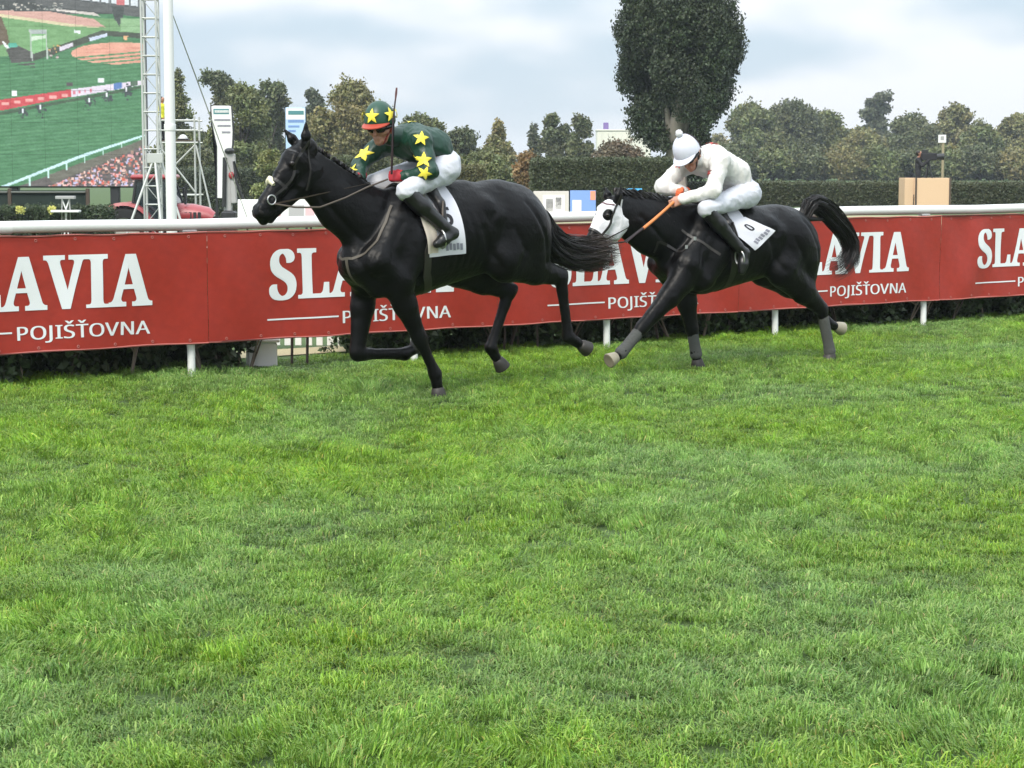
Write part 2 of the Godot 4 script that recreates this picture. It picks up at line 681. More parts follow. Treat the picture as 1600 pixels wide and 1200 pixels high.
func turf() -> void:
	var r := RandomNumberGenerator.new()
	r.seed = 77
	var big := FastNoiseLite.new()
	big.seed = 5
	big.frequency = 0.55
	big.fractal_octaves = 3
	var small := FastNoiseLite.new()
	small.seed = 9
	small.frequency = 2.6
	small.fractal_octaves = 2
	var hue := FastNoiseLite.new()
	hue.seed = 21
	hue.frequency = 0.33
	hue.fractal_octaves = 3
	var fine := FastNoiseLite.new()
	fine.seed = 33
	fine.frequency = 8.0
	fine.fractal_octaves = 2
	var kinds := 7
	var where := []
	var tints := []
	for k in kinds:
		where.append([])
		tints.append([])
	var made := 0
	for band in 3:
		var per: float = [330.0, 250.0, 190.0][band]
		var z0: float = [4.6, 9.5, 15.0][band]
		var z1: float = [9.5, 15.0, 30.0][band]
		var n := int((z1 - z0) * (z1 + z0) * 0.33 * per + (z1 - z0) * 3.6 * per)
		for i in n:
			var far := sqrt(lerpf(z0 * z0, z1 * z1, r.randf()))
			var x := r.randf_range(-1.0, 1.0) * (far * 0.29 + 1.7)
			var z := -far
			var behind := -(x + 2.73) * sin(RUN) - (z + 17.41) * cos(RUN)
			if behind > 0.9: continue
			var g := big.get_noise_2d(x, z * 0.6)
			var s := small.get_noise_2d(x, z)
			var hh := hue.get_noise_2d(x + 40.0, z * 0.7)
			var q := fine.get_noise_2d(x, z)
			if q < -0.32 and r.randf() < 0.4: continue
			var tall := clampf(0.80 + g * 0.42 + s * 0.42 + q * 0.62, 0.32, 1.45) * r.randf_range(0.75, 1.25)
			if behind > -0.5: tall *= 0.75
			var way := small.get_noise_2d(x * 0.35 + 9.0, z * 0.35) * 7.0 + 2.4
			var tilt := clampf(0.35 + g * 0.9, 0.0, 0.9) * r.randf_range(0.4, 1.2)
			var b := Basis(Vector3(cos(way), 0, sin(way)), tilt) * Basis(Vector3.UP, r.randf_range(0, TAU))
			var k := r.randi() % kinds
			var wide := r.randf_range(0.9, 1.25)
			where[k].append(Transform3D(b * Basis.from_scale(Vector3(wide, tall, wide)), Vector3(x, 0.0, z)))
			var dull := clampf(0.32 - hh * 1.4 + 0.22 * smoothstep(-10.5, -7.0, z), 0.0, 1.0)      # yellower here, bluer there
			var tone := (1.0 + g * 0.30 + s * 0.38 + q * 0.45) * r.randf_range(0.80, 1.22)
			tints[k].append(Color(lerpf(0.92, 0.95, dull) * tone, lerpf(0.92, 0.92, dull) * tone, lerpf(0.32, 0.95, dull) * tone))
			made += 1
	var t := Node3D.new()
	t.name = "grass"
	add_child(t, true)
	tag(t, "short green racecourse grass, tufted and trodden, in front of the rail", "grass", "", "stuff")
	var m := paint(Color.WHITE, 0.5)
	m.vertex_color_use_as_albedo = true
	m.backlight_enabled = true
	m.backlight = Color(0.8, 0.8, 0.8)
	for k in kinds:
		scatter("tufts", grass_tuft(r, 54, 0.058, 0.053, 0.0038), m, where[k], tints[k], t)


# ---------------------------------------------------------------- the picture on the big screen
func fill(im: Image, pts: Array, c: Color) -> void:
	var lo := 1e9
	var hi := -1e9
	for p: Vector2 in pts:
		lo = minf(lo, p.y)
		hi = maxf(hi, p.y)
	for y in range(maxi(0, int(lo)), mini(im.get_height(), int(hi) + 1)):
		var xs := []
		for i in pts.size():
			var a: Vector2 = pts[i]
			var b: Vector2 = pts[(i + 1) % pts.size()]
			if (a.y <= y + 0.5) != (b.y <= y + 0.5): xs.append(a.x + (y + 0.5 - a.y) / (b.y - a.y) * (b.x - a.x))
		xs.sort()
		for i in range(0, xs.size() - 1, 2):
			im.fill_rect(Rect2i(int(round(xs[i])), y, maxi(1, int(round(xs[i + 1])) - int(round(xs[i]))), 1), c)


func screen_picture() -> Image:      # a race filmed from above; the picture is 768 wide and 640 high, its right 410 columns are in view
	var im := Image.create(768, 640, false, Image.FORMAT_RGB8)
	var r := RandomNumberGenerator.new()
	r.seed = 4
	im.fill(Color(0.16, 0.40, 0.22))
	var P := func(x: float, y: float) -> Vector2: return Vector2(350.0 + x * 1.86, 100.0 + y * 1.86)
	fill(im, [P.call(-190, -60), P.call(230, -60), P.call(230, 26), P.call(-190, 26)], Color(0.15, 0.16, 0.17))
	fill(im, [P.call(60, -60), P.call(230, -60), P.call(230, 16), P.call(92, 0)], Color(0.86, 0.89, 0.92))
	for i in 9: fill(im, [P.call(98 + i * 15, -60), P.call(101 + i * 15, -60), P.call(101 + i * 15, 18), P.call(98 + i * 15, 16)], Color(0.30, 0.32, 0.34))
	fill(im, [P.call(184, -60), P.call(196, -60), P.call(196, 13), P.call(184, 12)], Color(0.80, 0.35, 0.38))
	fill(im, [P.call(60, -2), P.call(230, 18), P.call(230, 32), P.call(60, 12)], Color(0.25, 0.25, 0.26))
	fill(im, [P.call(-190, 30), P.call(230, 33), P.call(230, 60), P.call(-190, 40)], Color(0.36, 0.55, 0.32))
	for i in 70:
		var q: Vector2 = P.call(r.randf_range(-40, 100), r.randf_range(9, 20))
		im.fill_rect(Rect2i(int(q.x), int(q.y), r.randi_range(3, 9), r.randi_range(2, 5)), Color(0.45, 0.47, 0.46).lerp(Color(0.8, 0.75, 0.7), r.randf()))
	fill(im, [P.call(-190, 22), P.call(10, 21), P.call(80, 22), P.call(150, 34), P.call(166, 46), P.call(120, 44), P.call(0, 27), P.call(-190, 34)], Color(0.83, 0.60, 0.55))
	fill(im, [P.call(0, 25), P.call(120, 42), P.call(166, 47), P.call(110, 45), P.call(0, 30)], Color(0.86, 0.80, 0.62))
	fill(im, [P.call(-190, 34), P.call(0, 30), P.call(110, 45), P.call(166, 49), P.call(172, 54), P.call(120, 66), P.call(56, 86), P.call(-190, 110)], Color(0.37, 0.58, 0.33))
	fill(im, [P.call(90, 18), P.call(150, 24), P.call(160, 30), P.call(90, 21)], Color(0.85, 0.80, 0.78))
	fill(im, [P.call(176, 14), P.call(196, 16), P.call(193, 34), P.call(188, 45), P.call(181, 34)], Color(0.13, 0.15, 0.16))
	fill(im, [P.call(190, 32), P.call(230, 34), P.call(230, 56), P.call(190, 52)], Color(0.50, 0.68, 0.46))
	fill(im, [P.call(56, 86), P.call(118, 66), P.call(160, 51), P.call(230, 56), P.call(230, 64), P.call(165, 59), P.call(120, 76), P.call(56, 97)], Color(0.16, 0.19, 0.15))
	fill(im, [P.call(95, 76), P.call(116, 69), P.call(116, 75), P.call(96, 83)], Color(0.87, 0.82, 0.90))
	fill(im, [P.call(141, 62), P.call(169, 55), P.call(169, 60), P.call(142, 68)], Color(0.80, 0.84, 0.96))
	fill(im, [P.call(117, 50), P.call(128, 51), P.call(128, 56), P.call(117, 55)], Color(0.92, 0.95, 0.96))
	fill(im, [P.call(194, 59), P.call(201, 59), P.call(200, 66), P.call(194, 65)], Color(0.93, 0.66, 0.45))
	var oval := []
	for i in 26:
		var w := TAU * i / 26.0
		oval.append(P.call(190 + cos(w) * 78.0 * (1.0 if absf(cos(w)) < 0.8 else 0.99), 86 + sin(w) * 17.0))
	fill(im, oval, Color(0.91, 0.60, 0.50))
	for i in 5: fill(im, [P.call(130 + i * 6, 79 + i * 5), P.call(230, 77 + i * 5), P.call(230, 78.6 + i * 5), P.call(130 + i * 6, 80 + i * 5)], Color(0.88, 0.52, 0.44))
	fill(im, [P.call(-20, 30), P.call(6, 30), P.call(14, 50), P.call(18, 72), P.call(-20, 76)], Color(0.32, 0.24, 0.17))
	fill(im, [P.call(12, 80), P.call(30, 74), P.call(56, 86), P.call(56, 108), P.call(20, 100)], Color(0.20, 0.19, 0.19))
	fill(im, [P.call(16, 70), P.call(28, 70), P.call(32, 76), P.call(17, 78)], Color(0.20, 0.62, 0.52))
	fill(im, [P.call(6, 68), P.call(10, 68), P.call(18, 78), P.call(13, 79)], Color(0.93, 0.94, 0.96))
	fill(im, [P.call(50, 50), P.call(75, 50), P.call(75, 80), P.call(52, 88)], Color(0.45, 0.70, 0.42))
	fill(im, [P.call(50, 50), P.call(75, 50), P.call(75, 56), P.call(50, 56)], Color(0.62, 0.66, 0.66))
	fill(im, [P.call(52, 60), P.call(74, 58), P.call(74, 63), P.call(52, 67)], Color(0.82, 0.90, 0.80))
	fill(im, [P.call(49, 49), P.call(51, 49), P.call(53, 98), P.call(51, 98)], Color(0.70, 0.75, 0.72))
	fill(im, [P.call(74, 49), P.call(76, 49), P.call(77, 95), P.call(75, 95)], Color(0.70, 0.75, 0.72))
	for i in 24:
		var q: Vector2 = P.call(r.randf_range(78, 96), r.randf_range(72, 92))
		im.fill_rect(Rect2i(int(q.x), int(q.y), r.randi_range(2, 6), r.randi_range(2, 6)), [Color(0.8, 0.7, 0.7), Color(0.25, 0.15, 0.15), Color(0.85, 0.6, 0.3), Color(0.2, 0.22, 0.2)][r.randi() % 4])
	for i in 34:       # mown stripes in the lower turf
		var y := 104.0 + i * 5.6
		fill(im, [P.call(-190, y + 16), P.call(230, y - 22), P.call(230, y - 20), P.call(-190, y + 18.4)], Color(0.17, 0.42, 0.23).lerp(Color(0.24, 0.50, 0.29), r.randf()))
	fill(im, [P.call(-190, 177), P.call(0, 157), P.call(112, 141), P.call(112, 152), P.call(0, 174), P.call(-190, 200)], Color(0.80, 0.16, 0.20))
	fill(im, [P.call(112, 141), P.call(180, 132), P.call(230, 126), P.call(230, 133), P.call(180, 142), P.call(112, 153)], Color(0.90, 0.84, 0.92))
	fill(im, [P.call(178, 132), P.call(190, 130), P.call(190, 139), P.call(178, 142)], Color(0.22, 0.38, 0.68))
	fill(im, [P.call(204, 129), P.call(214, 128), P.call(214, 135), P.call(204, 137)], Color(0.20, 0.30, 0.22))
	for i in 6:
		var q: Vector2 = P.call(4 + i * 18.5, 161 - i * 2.6)
		im.fill_rect(Rect2i(int(q.x), int(q.y), 20, 9), Color(0.95, 0.62, 0.60))
	for i in 4:
		var q: Vector2 = P.call(115 + i * 8.5, 144 - i * 1.2)
		im.fill_rect(Rect2i(int(q.x), int(q.y), 5, 9), Color(0.85, 0.40, 0.50))
	fill(im, [P.call(-190, 202), P.call(0, 176), P.call(230, 134), P.call(230, 138), P.call(0, 181), P.call(-190, 208)], Color(0.13, 0.24, 0.14))
	for spot in [[24, 148, 9, 9], [159, 129, 9, 8], [110, 136, 10, 6]]:
		var q: Vector2 = P.call(spot[0] - 5.0, spot[1] - 5.0)
		im.fill_rect(Rect2i(int(q.x), int(q.y), int(spot[2] * 1.8), int(spot[3] * 1.8)), Color(0.95, 0.96, 1.0) if spot[2] < 10 else Color(0.22, 0.18, 0.2))
	for spot in [[35, 176], [63, 170], [139, 159], [166, 151], [196, 143]]:      # distant runners
		for i in 34:
			var q: Vector2 = P.call(spot[0] + r.randfn() * 4.2, spot[1] + r.randfn() * 4.4)
			im.fill_rect(Rect2i(int(q.x), int(q.y), r.randi_range(3, 7), r.randi_range(3, 6)), Color(0.12, 0.15, 0.17))
		var w: Vector2 = P.call(spot[0] - 1.0, spot[1] - 5.0)
		im.fill_rect(Rect2i(int(w.x), int(w.y), 6, 13), Color(0.93, 0.93, 0.97))
	fill(im, [P.call(28, 290), P.call(230, 218), P.call(230, 300), P.call(28, 300)], Color(0.28, 0.24, 0.24))
	fill(im, [P.call(70, 274), P.call(200, 226), P.call(230, 214), P.call(230, 226), P.call(80, 286)], Color(0.33, 0.31, 0.27))
	fill(im, [P.call(-190, 360), P.call(2, 289), P.call(120, 243), P.call(230, 208), P.call(230, 211.5), P.call(120, 248), P.call(2, 293.5), P.call(-190, 366)], Color(0.80, 0.95, 1.0))
	for i in 7:
		var q: Vector2 = P.call(42 + i * 29, 276 - i * 10.4)
		im.fill_rect(Rect2i(int(q.x), int(q.y), 5, int(26 - i * 2.6)), Color(0.78, 0.93, 0.92))
	for i in 900:      # spectators
		var x := r.randf_range(70, 230)
		var y := 292.0 - r.randf() * maxf(3.0, (x - 70) * 0.44)
		var q: Vector2 = P.call(x, y)
		var pick: Color = [Color(0.20, 0.16, 0.18), Color(0.30, 0.22, 0.24), Color(0.92, 0.60, 0.62), Color(0.95, 0.75, 0.70), Color(0.85, 0.30, 0.22), Color(0.75, 0.72, 0.90), Color(0.25, 0.20, 0.22), Color(0.60, 0.42, 0.36)][r.randi() % 8]
		im.fill_rect(Rect2i(int(q.x), int(q.y), r.randi_range(4, 9), r.randi_range(4, 10)), pick)
	var haze := FastNoiseLite.new()
	haze.seed = 6
	haze.frequency = 0.035
	for y in im.get_height():      # a broadcast picture is never flat, and daylight washes it out
		for x in range(0, im.get_width(), 3):
			var k := 0.09 * haze.get_noise_2d(x * 0.5, y * 2.2) + r.randf_range(-0.035, 0.035)
			var c := im.get_pixel(x, y)
			im.fill_rect(Rect2i(x, y, 3, 1), Color(clampf(c.r + k, 0, 1), clampf(c.g + k, 0, 1), clampf(c.b + k, 0, 1)).lerp(Color(0.62, 0.67, 0.64), 0.30))
	im.resize(300, 250, Image.INTERPOLATE_BILINEAR)
	im.resize(768, 640, Image.INTERPOLATE_CUBIC)
	for y in im.get_height():      # the grain of the lamps
		for x in range(0, im.get_width(), 2):
			var k := r.randf_range(-0.02, 0.02)
			var c := im.get_pixel(x, y)
			c = Color(clampf(c.r + k, 0, 1), clampf(c.g + k, 0, 1), clampf(c.b + k, 0, 1))
			im.fill_rect(Rect2i(x, y, 2, 1), c)
	return im


func sky_panorama() -> ImageTexture:     # thin cloud: grey-blue gaps between whiter bands, flatter and paler towards the horizon
	var w := 2048
	var h := 1024
	var im := Image.create(w, h, false, Image.FORMAT_RGBF)
	var n := FastNoiseLite.new()
	n.seed = 14
	n.frequency = 1.0
	n.fractal_octaves = 5
	var n2 := FastNoiseLite.new()
	n2.seed = 31
	n2.frequency = 1.0
	n2.fractal_octaves = 3
	for y in h:
		var el := PI * (0.5 - (y + 0.5) / h)
		if el < -0.02:
			im.fill_rect(Rect2i(0, y, w, 1), Color(0.30, 0.33, 0.30))
			continue
		var ce := cos(el)
		var lift := maxf(el, 0.0)
		for x in w:
			var az := TAU * (x + 0.5) / w
			var d := Vector3(sin(az) * ce, sin(el), cos(az) * ce)
			var p := d * Vector3(5.5, 34.0 / (1.0 + lift * 7.0), 5.5)
			var a := n.get_noise_3dv(p)
			var b := n2.get_noise_3dv(d * Vector3(2.2, 9.0, 2.2))
			var cover := smoothstep(-0.30, 0.30, a + b * 0.55 + SKY_BIAS)
			var blue := Color(0.41, 0.51, 0.59).lerp(Color(0.565, 0.62, 0.665), exp(-lift * 24.0))
			var white := Color(0.70, 0.72, 0.75)
			im.set_pixel(x, y, blue.lerp(white, cover * 0.9) * (1.0 + 1.7 * sin(lift)))
	return ImageTexture.create_from_image(im)


# ---------------------------------------------------------------- horses and riders. In a horse's own axes x runs forward, y up, z to its right; its left side (z < 0) faces the eye.
func ribbons(m: Shape, path: Array, spread: Array, count: int, wide: float, reach: Array, r: RandomNumberGenerator, base: Color, ends := Color(0, 0, 0, 0)) -> void:   # hair that follows a curve
	var last := path.size() - 1
	for i in count:
		var w := r.randf_range(0, TAU)
		var rr := sqrt(r.randf())
		var stop := lerpf(reach[0], reach[1], pow(r.randf(), 0.7))
		var wob := r.randf_range(0, TAU)
		var k := r.randf_range(0.6, 1.4)
		m.ink = Color(base.r * k, base.g * k, base.b * k)
		var prev := []
		var steps := 12
		for s in steps + 1:
			var t := stop * s / steps * last
			var j := mini(int(t), last - 1)
			var ff := t - j
			var a: Vector3 = path[j]
			var b: Vector3 = path[j + 1]
			var pre: Vector3 = path[maxi(j - 1, 0)]
			var post: Vector3 = path[mini(j + 2, last)]
			var p := a.cubic_interpolate(b, pre, post, ff)
			var along := (b - a).normalized()
			var x := along.cross(Vector3.BACK).normalized()
			var y := along.cross(x)
			var sp: float = lerpf(spread[j], spread[j + 1], ff)
			p += (x * cos(w) + y * sin(w)) * sp * rr + x * sin(wob + t * 1.7) * sp * 0.16
			var ww := wide * (1.0 - 0.85 * pow(float(s) / steps, 2.5))
			var side := (x * cos(wob) + y * sin(wob)) * ww * 0.5
			if ends.a > 0.0:
				var e := base.lerp(ends, smoothstep(0.45, 0.95, t / last))
				m.ink = Color(e.r * k, e.g * k, e.b * k)
			if s > 0: m.quad(prev[0], prev[1], p + side, p - side)
			prev = [p - side, p + side]


func hoof(parent: Node3D, fet: Vector3, tip: Vector3, mat: Material, sole: Material) -> void:
	var d := (tip - fet).normalized()
	var x := d.cross(Vector3.BACK).normalized()
	var t := Transform3D(Basis(x, -d, x.cross(-d)), tip)
	var m := Shape.new()
	m.lathe(t, [Vector2(0.062, 0.0), Vector2(0.065, 0.006), Vector2(0.056, 0.05), Vector2(0.047, 0.085), Vector2(0.03, 0.095)], 16)
	put("hoof", m, mat, parent)
	var s := Shape.new()
	s.lathe(t, [Vector2(0.002, 0.004), Vector2(0.030, 0.003), Vector2(0.048, -0.001), Vector2(0.060, -0.002), Vector2(0.0625, 0.004)], 16)
	put("hoof_sole", s, sole, parent)


func leg(out: Array, pts: Array, hind: bool) -> void:        # elbow or stifle, knee or hock, fetlock, coronet
	var k: Vector3 = pts[1]
	var e: Vector3 = pts[0]
	var f: Vector3 = pts[2]
	var c: Vector3 = pts[3]
	if hind:
		out.append(Bone.new(e, e.lerp(k, 0.5), 0.17, 0.122, 0.72, 0.05))
		out.append(Bone.new(e.lerp(k, 0.5), k, 0.120, 0.060, 0.72, 0.04))
		var up := (k - f).normalized()
		var back := (k - e).normalized()
		out.append(Bone.new(k, k + up * 0.045 + back * 0.035, 0.05, 0.026, 0.8, 0.03))      # point of the hock
		out.append(Bone.new(k + up * 0.045 + back * 0.035, e.lerp(k, 0.45), 0.026, 0.05, 0.8, 0.05))
		out.append(Bone.new(k, k.lerp(f, 0.25), 0.055, 0.045, 0.85, 0.03))
	else:
		out.append(Bone.new(e, e.lerp(k, 0.35), 0.112, 0.092, 0.85, 0.05))
		out.append(Bone.new(e.lerp(k, 0.35), k, 0.090, 0.056, 0.85, 0.04))
		out.append(Bone.new(k.lerp(e, 0.06), k.lerp(f, 0.1), 0.058, 0.056, 0.9, 0.02))
		out.append(Bone.new(k, k.lerp(f, 0.25), 0.050, 0.042, 0.9, 0.02))
	out.append(Bone.new(k.lerp(f, 0.2), k.lerp(f, 0.85), 0.042, 0.041, 0.85, 0.02))
	out.append(Bone.new(k.lerp(f, 0.88), f, 0.042, 0.051, 0.9, 0.02))
	out.append(Bone.new(f, c, 0.048, 0.041, 0.95, 0.02))


func head_bones(poll: Vector3, muzzle: Vector3) -> Array:
	var l := poll.distance_to(muzzle)
	var d := (muzzle - poll) / l
	var n := Vector3(-d.y, d.x, 0)                 # towards the forehead
	if n.x < 0.0: n = -n
	var P := func(a: float, b: float, z := 0.0) -> Vector3: return poll + d * l * a + n * l * b + Vector3(0, 0, z * l)
	var o := []
	o.append(Bone.new(P.call(0.02, -0.12), P.call(0.22, -0.10), l * 0.135, l * 0.165, 0.78, 0.05))      # cranium, forehead
	o.append(Bone.new(P.call(0.22, -0.10), P.call(0.42, -0.10), l * 0.165, l * 0.130, 0.78, 0.04))
	o.append(Bone.new(P.call(0.42, -0.095), P.call(0.80, -0.10), l * 0.134, l * 0.098, 0.74, 0.04))     # bridge of the nose
	o.append(Bone.new(P.call(0.80, -0.11), P.call(0.94, -0.12), l * 0.112, l * 0.103, 0.88, 0.03))      # muzzle
	for s in [-1.0, 1.0]:
		o.append(Bone.new(P.call(0.20, -0.32, s * 0.05), P.call(0.38, -0.33, s * 0.045), l * 0.155, l * 0.11, 0.62, 0.05))   # jowl
		o.append(Bone.new(P.call(0.22, 0.0, s * 0.105), P.call(0.31, -0.02, s * 0.11), l * 0.045, l * 0.035, 1.0, 0.03))     # brow over the eye
		o.append(Bone.new(P.call(0.36, -0.13, s * 0.10), P.call(0.62, -0.15, s * 0.062), l * 0.03, l * 0.02, 1.0, 0.025))    # cheek ridge
		o.append(Bone.new(P.call(0.93, -0.055, s * 0.055), P.call(0.985, -0.09, s * 0.06), l * 0.042, l * 0.034, 0.8, 0.025))  # nostril
		o.append(Bone.new(P.call(0.86, -0.20, s * 0.03), P.call(1.0, -0.19, s * 0.02), l * 0.045, l * 0.042, 1.0, 0.025))    # upper lip
	o.append(Bone.new(P.call(0.36, -0.35), P.call(0.80, -0.255), l * 0.095, l * 0.052, 0.75, 0.04))     # lower jaw
	o.append(Bone.new(P.call(0.82, -0.25), P.call(0.93, -0.245), l * 0.052, l * 0.046, 0.9, 0.02))      # chin and lower lip
	return o


func ear(out: Array, base: Vector3, tip: Vector3) -> void:
	out.append(Bone.new(base, base.lerp(tip, 0.4), 0.034, 0.036, 0.8, 0.03))
	out.append(Bone.new(base.lerp(tip, 0.4), tip, 0.036, 0.007, 0.7, 0.012))


func strap(parent: Node3D, called: String, pts: Array, wide: float, mat: Material, bones: Array, off := 0.004) -> MeshInstance3D:    # lies over the coat between the given points
	var path := []
	for i in pts.size() - 1:
		var steps := maxi(2, int(pts[i].distance_to(pts[i + 1]) / 0.03))
		for s in steps + (1 if i == pts.size() - 2 else 0):
			var p: Vector3 = pts[i].lerp(pts[i + 1], float(s) / steps)
			path.append(snap(p, bones, off) if bones.size() else p)
	var m := Shape.new()
	if bones.size():
		var prev := []
		for i in path.size():
			var g := slope(path[i], bones)
			var along: Vector3 = (path[mini(i + 1, path.size() - 1)] - path[maxi(i - 1, 0)]).normalized()
			var side := g.cross(along).normalized() * wide * 0.5
			var cur := [path[i] - side, path[i] + side, path[i] - side - g * off, path[i] + side - g * off]
			if i > 0:
				m.quad(prev[0], prev[1], cur[1], cur[0])
				m.quad(prev[2], prev[0], cur[0], cur[2])
				m.quad(prev[1], prev[3], cur[3], cur[1])
			prev = cur
	else:
		m.tube(path, [wide * 0.5], 6)
	return put(called, m, mat, parent)


func cloth_over(bones: Array, axis_y: float, front: Array, rear: Array, from: float, to: float, off: float) -> Callable:   # a point of a saddle cloth: u from front to rear, v from the near hem over the back
	return func(uv: Vector2) -> Vector3:
		var th := lerpf(from, to, uv.y)
		var edge_f: float = lerpf(front[0], front[1], uv.y)
		var edge_r: float = lerpf(rear[0], rear[1], uv.y)
		var x := lerpf(edge_f, edge_r, uv.x)
		var dir := Vector3(0, cos(th), -sin(th))
		var p := Vector3(x, axis_y, 0) + dir * 0.75
		return march(p, -dir, bones, off + 0.003 * sin(uv.x * 9.0 + uv.y * 4.0), 0.7)


func sheet(m: Shape, onto: Callable, nu: int, nv: int, thick := 0.004) -> Shape:
	var start := m.v.size()
	for j in nv + 1:
		for i in nu + 1: m.vert(onto.call(Vector2(float(i) / nu, float(j) / nv)))
	for j in nv:
		for i in nu:
			var a := start + j * (nu + 1) + i
			m.ix.append_array([a, a + nu + 1, a + nu + 2, a, a + nu + 2, a + 1])
	return m.smooth()


func star(m: Shape, c: Vector3, look: Vector3, up: Vector3, r: float, bones: Array, off: float, roll := 0.0) -> void:   # a five-pointed patch draped on the cloth
	look = look.normalized()
	var x := up.cross(look).normalized()
	var y := look.cross(x)
	var rows := []
	for ring in 5:
		var row := []
		for i in 20:
			var w := TAU * i / 20.0 + roll
			var tip := i % 4
			var edge: float = [1.0, 0.62, 0.42, 0.62][tip]
			var q := edge * r * ring / 4.0
			var p := c + (x * sin(w) + y * cos(w)) * q
			p = march(p + look * 0.12, -look, bones, off, 0.25)
			row.append(snap(p, bones, off))
		rows.append(row)
	for ring in 4:
		for i in 20:
			var j := (i + 1) % 20
			if ring > 0: m.quad(rows[ring][i], rows[ring + 1][i], rows[ring + 1][j], rows[ring][j])
			else: m.tri(rows[0][0], rows[1][i], rows[1][j])


func hand(out: Array, wrist: Vector3, palm: Vector3, thumb_side: Vector3, grip: Vector3) -> void:   # a closed hand: grip is the way the fingers curl towards
	var d := (palm - wrist).normalized()
	var side := thumb_side - d * thumb_side.dot(d)
	side = side.normalized()
	var g := grip - d * grip.dot(d) - side * grip.dot(side)
	g = g.normalized()
	out.append(Bone.new(wrist, wrist + d * 0.03, 0.027, 0.03, 1.0, 0.02))
	for k in 4:
		var s := side * (0.027 - 0.018 * k)
		var l: float = [0.92, 1.0, 0.96, 0.78][k]
		var base := wrist + d * 0.085 + s
		out.append(Bone.new(wrist + d * 0.015 + s * 0.7, base, 0.019, 0.0145, 1.0, 0.012))
		var k1 := base + d * 0.030 * l + g * 0.012
		var k2 := k1 + g * 0.028 * l - d * 0.006
		var k3 := k2 - d * 0.024 * l + g * 0.004
		chain(out, [base, k1, k2, k3], [0.0115, 0.0105, 0.0098, 0.0085], 1.0, 0.004)
	var t0 := wrist + d * 0.03 + side * 0.03
	var t1 := t0 + d * 0.03 + side * 0.012 + g * 0.018
	var t2 := t1 + d * 0.022 - side * 0.012 + g * 0.014
	chain(out, [t0, t1, t2], [0.016, 0.012, 0.0095], 1.0, 0.006)


func face_bones(c: Vector3, look: Vector3, up: Vector3) -> Array:      # c: middle of the head, 0.23 m high
	var f := look.normalized()
	var s := f.cross(up).normalized()
	var u := s.cross(f)
	var P := func(a: float, b: float, z := 0.0) -> Vector3: return c + f * a + u * b + s * z
	var o := []
	o.append(Bone.new(P.call(-0.025, 0.03), P.call(0.015, 0.03), 0.092, 0.082, 1.0, 0.03))
	o.append(Bone.new(P.call(0.02, -0.01), P.call(0.035, -0.075), 0.066, 0.042, 1.0, 0.03))
	o.append(Bone.new(P.call(0.045, -0.09), P.call(0.06, -0.098), 0.026, 0.02, 1.0, 0.025))        # chin
	o.append(Bone.new(P.call(0.088, 0.012), P.call(0.106, -0.032), 0.010, 0.014, 1.0, 0.012))       # nose
	o.append(Bone.new(P.call(0.079, -0.062, -0.018), P.call(0.079, -0.062, 0.018), 0.009, 0.009, 1.0, 0.006))   # lips
	o.append(Bone.new(P.call(0.077, -0.073, -0.014), P.call(0.077, -0.073, 0.014), 0.009, 0.009, 1.0, 0.005))
	for z in [-1.0, 1.0]:
		o.append(Bone.new(P.call(0.078, 0.028, z * 0.02), P.call(0.068, 0.03, z * 0.05), 0.012, 0.011, 1.0, 0.012))   # brow
		o.append(Bone.new(P.call(0.060, -0.022, z * 0.042), P.call(0.03, -0.02, z * 0.062), 0.022, 0.016, 1.0, 0.02))  # cheek bone
		o.append(Bone.new(P.call(-0.012, 0.012, z * 0.088), P.call(-0.02, -0.028, z * 0.084), 0.015, 0.011, 1.0, 0.008))  # ear
	return o


func helmet(parent: Node3D, off: Vector3, c: Vector3, look: Vector3, up: Vector3, shell: Material, peak_mat: Material) -> Array:   # returns the shell as bones, for patches
	var f := look.normalized()
	var s := f.cross(up).normalized()
	var u := s.cross(f)
	var b := Basis(s, u, -f)
	var m := Shape.new()
	m.lathe(Transform3D(b * Basis.from_scale(Vector3(0.116, 0.148, 0.134)), c + u * 0.018), [Vector2(0.97, -0.16), Vector2(1.0, -0.1), Vector2(1.0, 0.05), Vector2(0.97, 0.24), Vector2(0.90, 0.44), Vector2(0.78, 0.62), Vector2(0.62, 0.78), Vector2(0.42, 0.91), Vector2(0.2, 0.98), Vector2(0.0, 1.0)], 28)
	m.smooth()
	put("helmet_shell", m, shell, parent, off)
	var p := Shape.new()
	var rows := []
	for i in 15:
		var w := lerpf(-1.15, 1.15, i / 14.0)
		var e := 1.0 - pow(absf(w) / 1.15, 2.4)
		var q := Vector3(sin(w) * 0.116, 0.0, -cos(w) * 0.134)
		var o := Vector3(sin(w) * (0.118 + 0.02 * e), -0.022 * e, -cos(w) * 0.136 - 0.05 * e)
		rows.append([c + b * (q + Vector3(0, 0.006, 0)), c + b * (o + Vector3(0, 0.003, 0)), c + b * (o - Vector3(0, 0.004, 0)), c + b * (q - Vector3(0, 0.006, 0))])
	for i in 14:
		for k in 3: p.quad(rows[i][k], rows[i + 1][k], rows[i + 1][k + 1], rows[i][k + 1])
	put("helmet_peak", p, peak_mat, parent, off)
	return [Bone.new(c + u * 0.035 - f * 0.010, c + u * 0.035 + f * 0.012, 0.118, 0.118, 1.0, 0.01)]


func rumple(m: Shape, seed_: int, freq: float, amp: float, stretch := Vector3.ONE) -> Shape:      # folds in cloth
	var nz := FastNoiseLite.new()
	nz.seed = seed_
	nz.frequency = freq
	nz.fractal_octaves = 3
	nz.fractal_type = FastNoiseLite.FRACTAL_RIDGED
	m.smooth()
	for i in m.v.size(): m.v[i] += m.n[i] * amp * nz.get_noise_3dv(m.v[i] * stretch)
	return m.smooth()


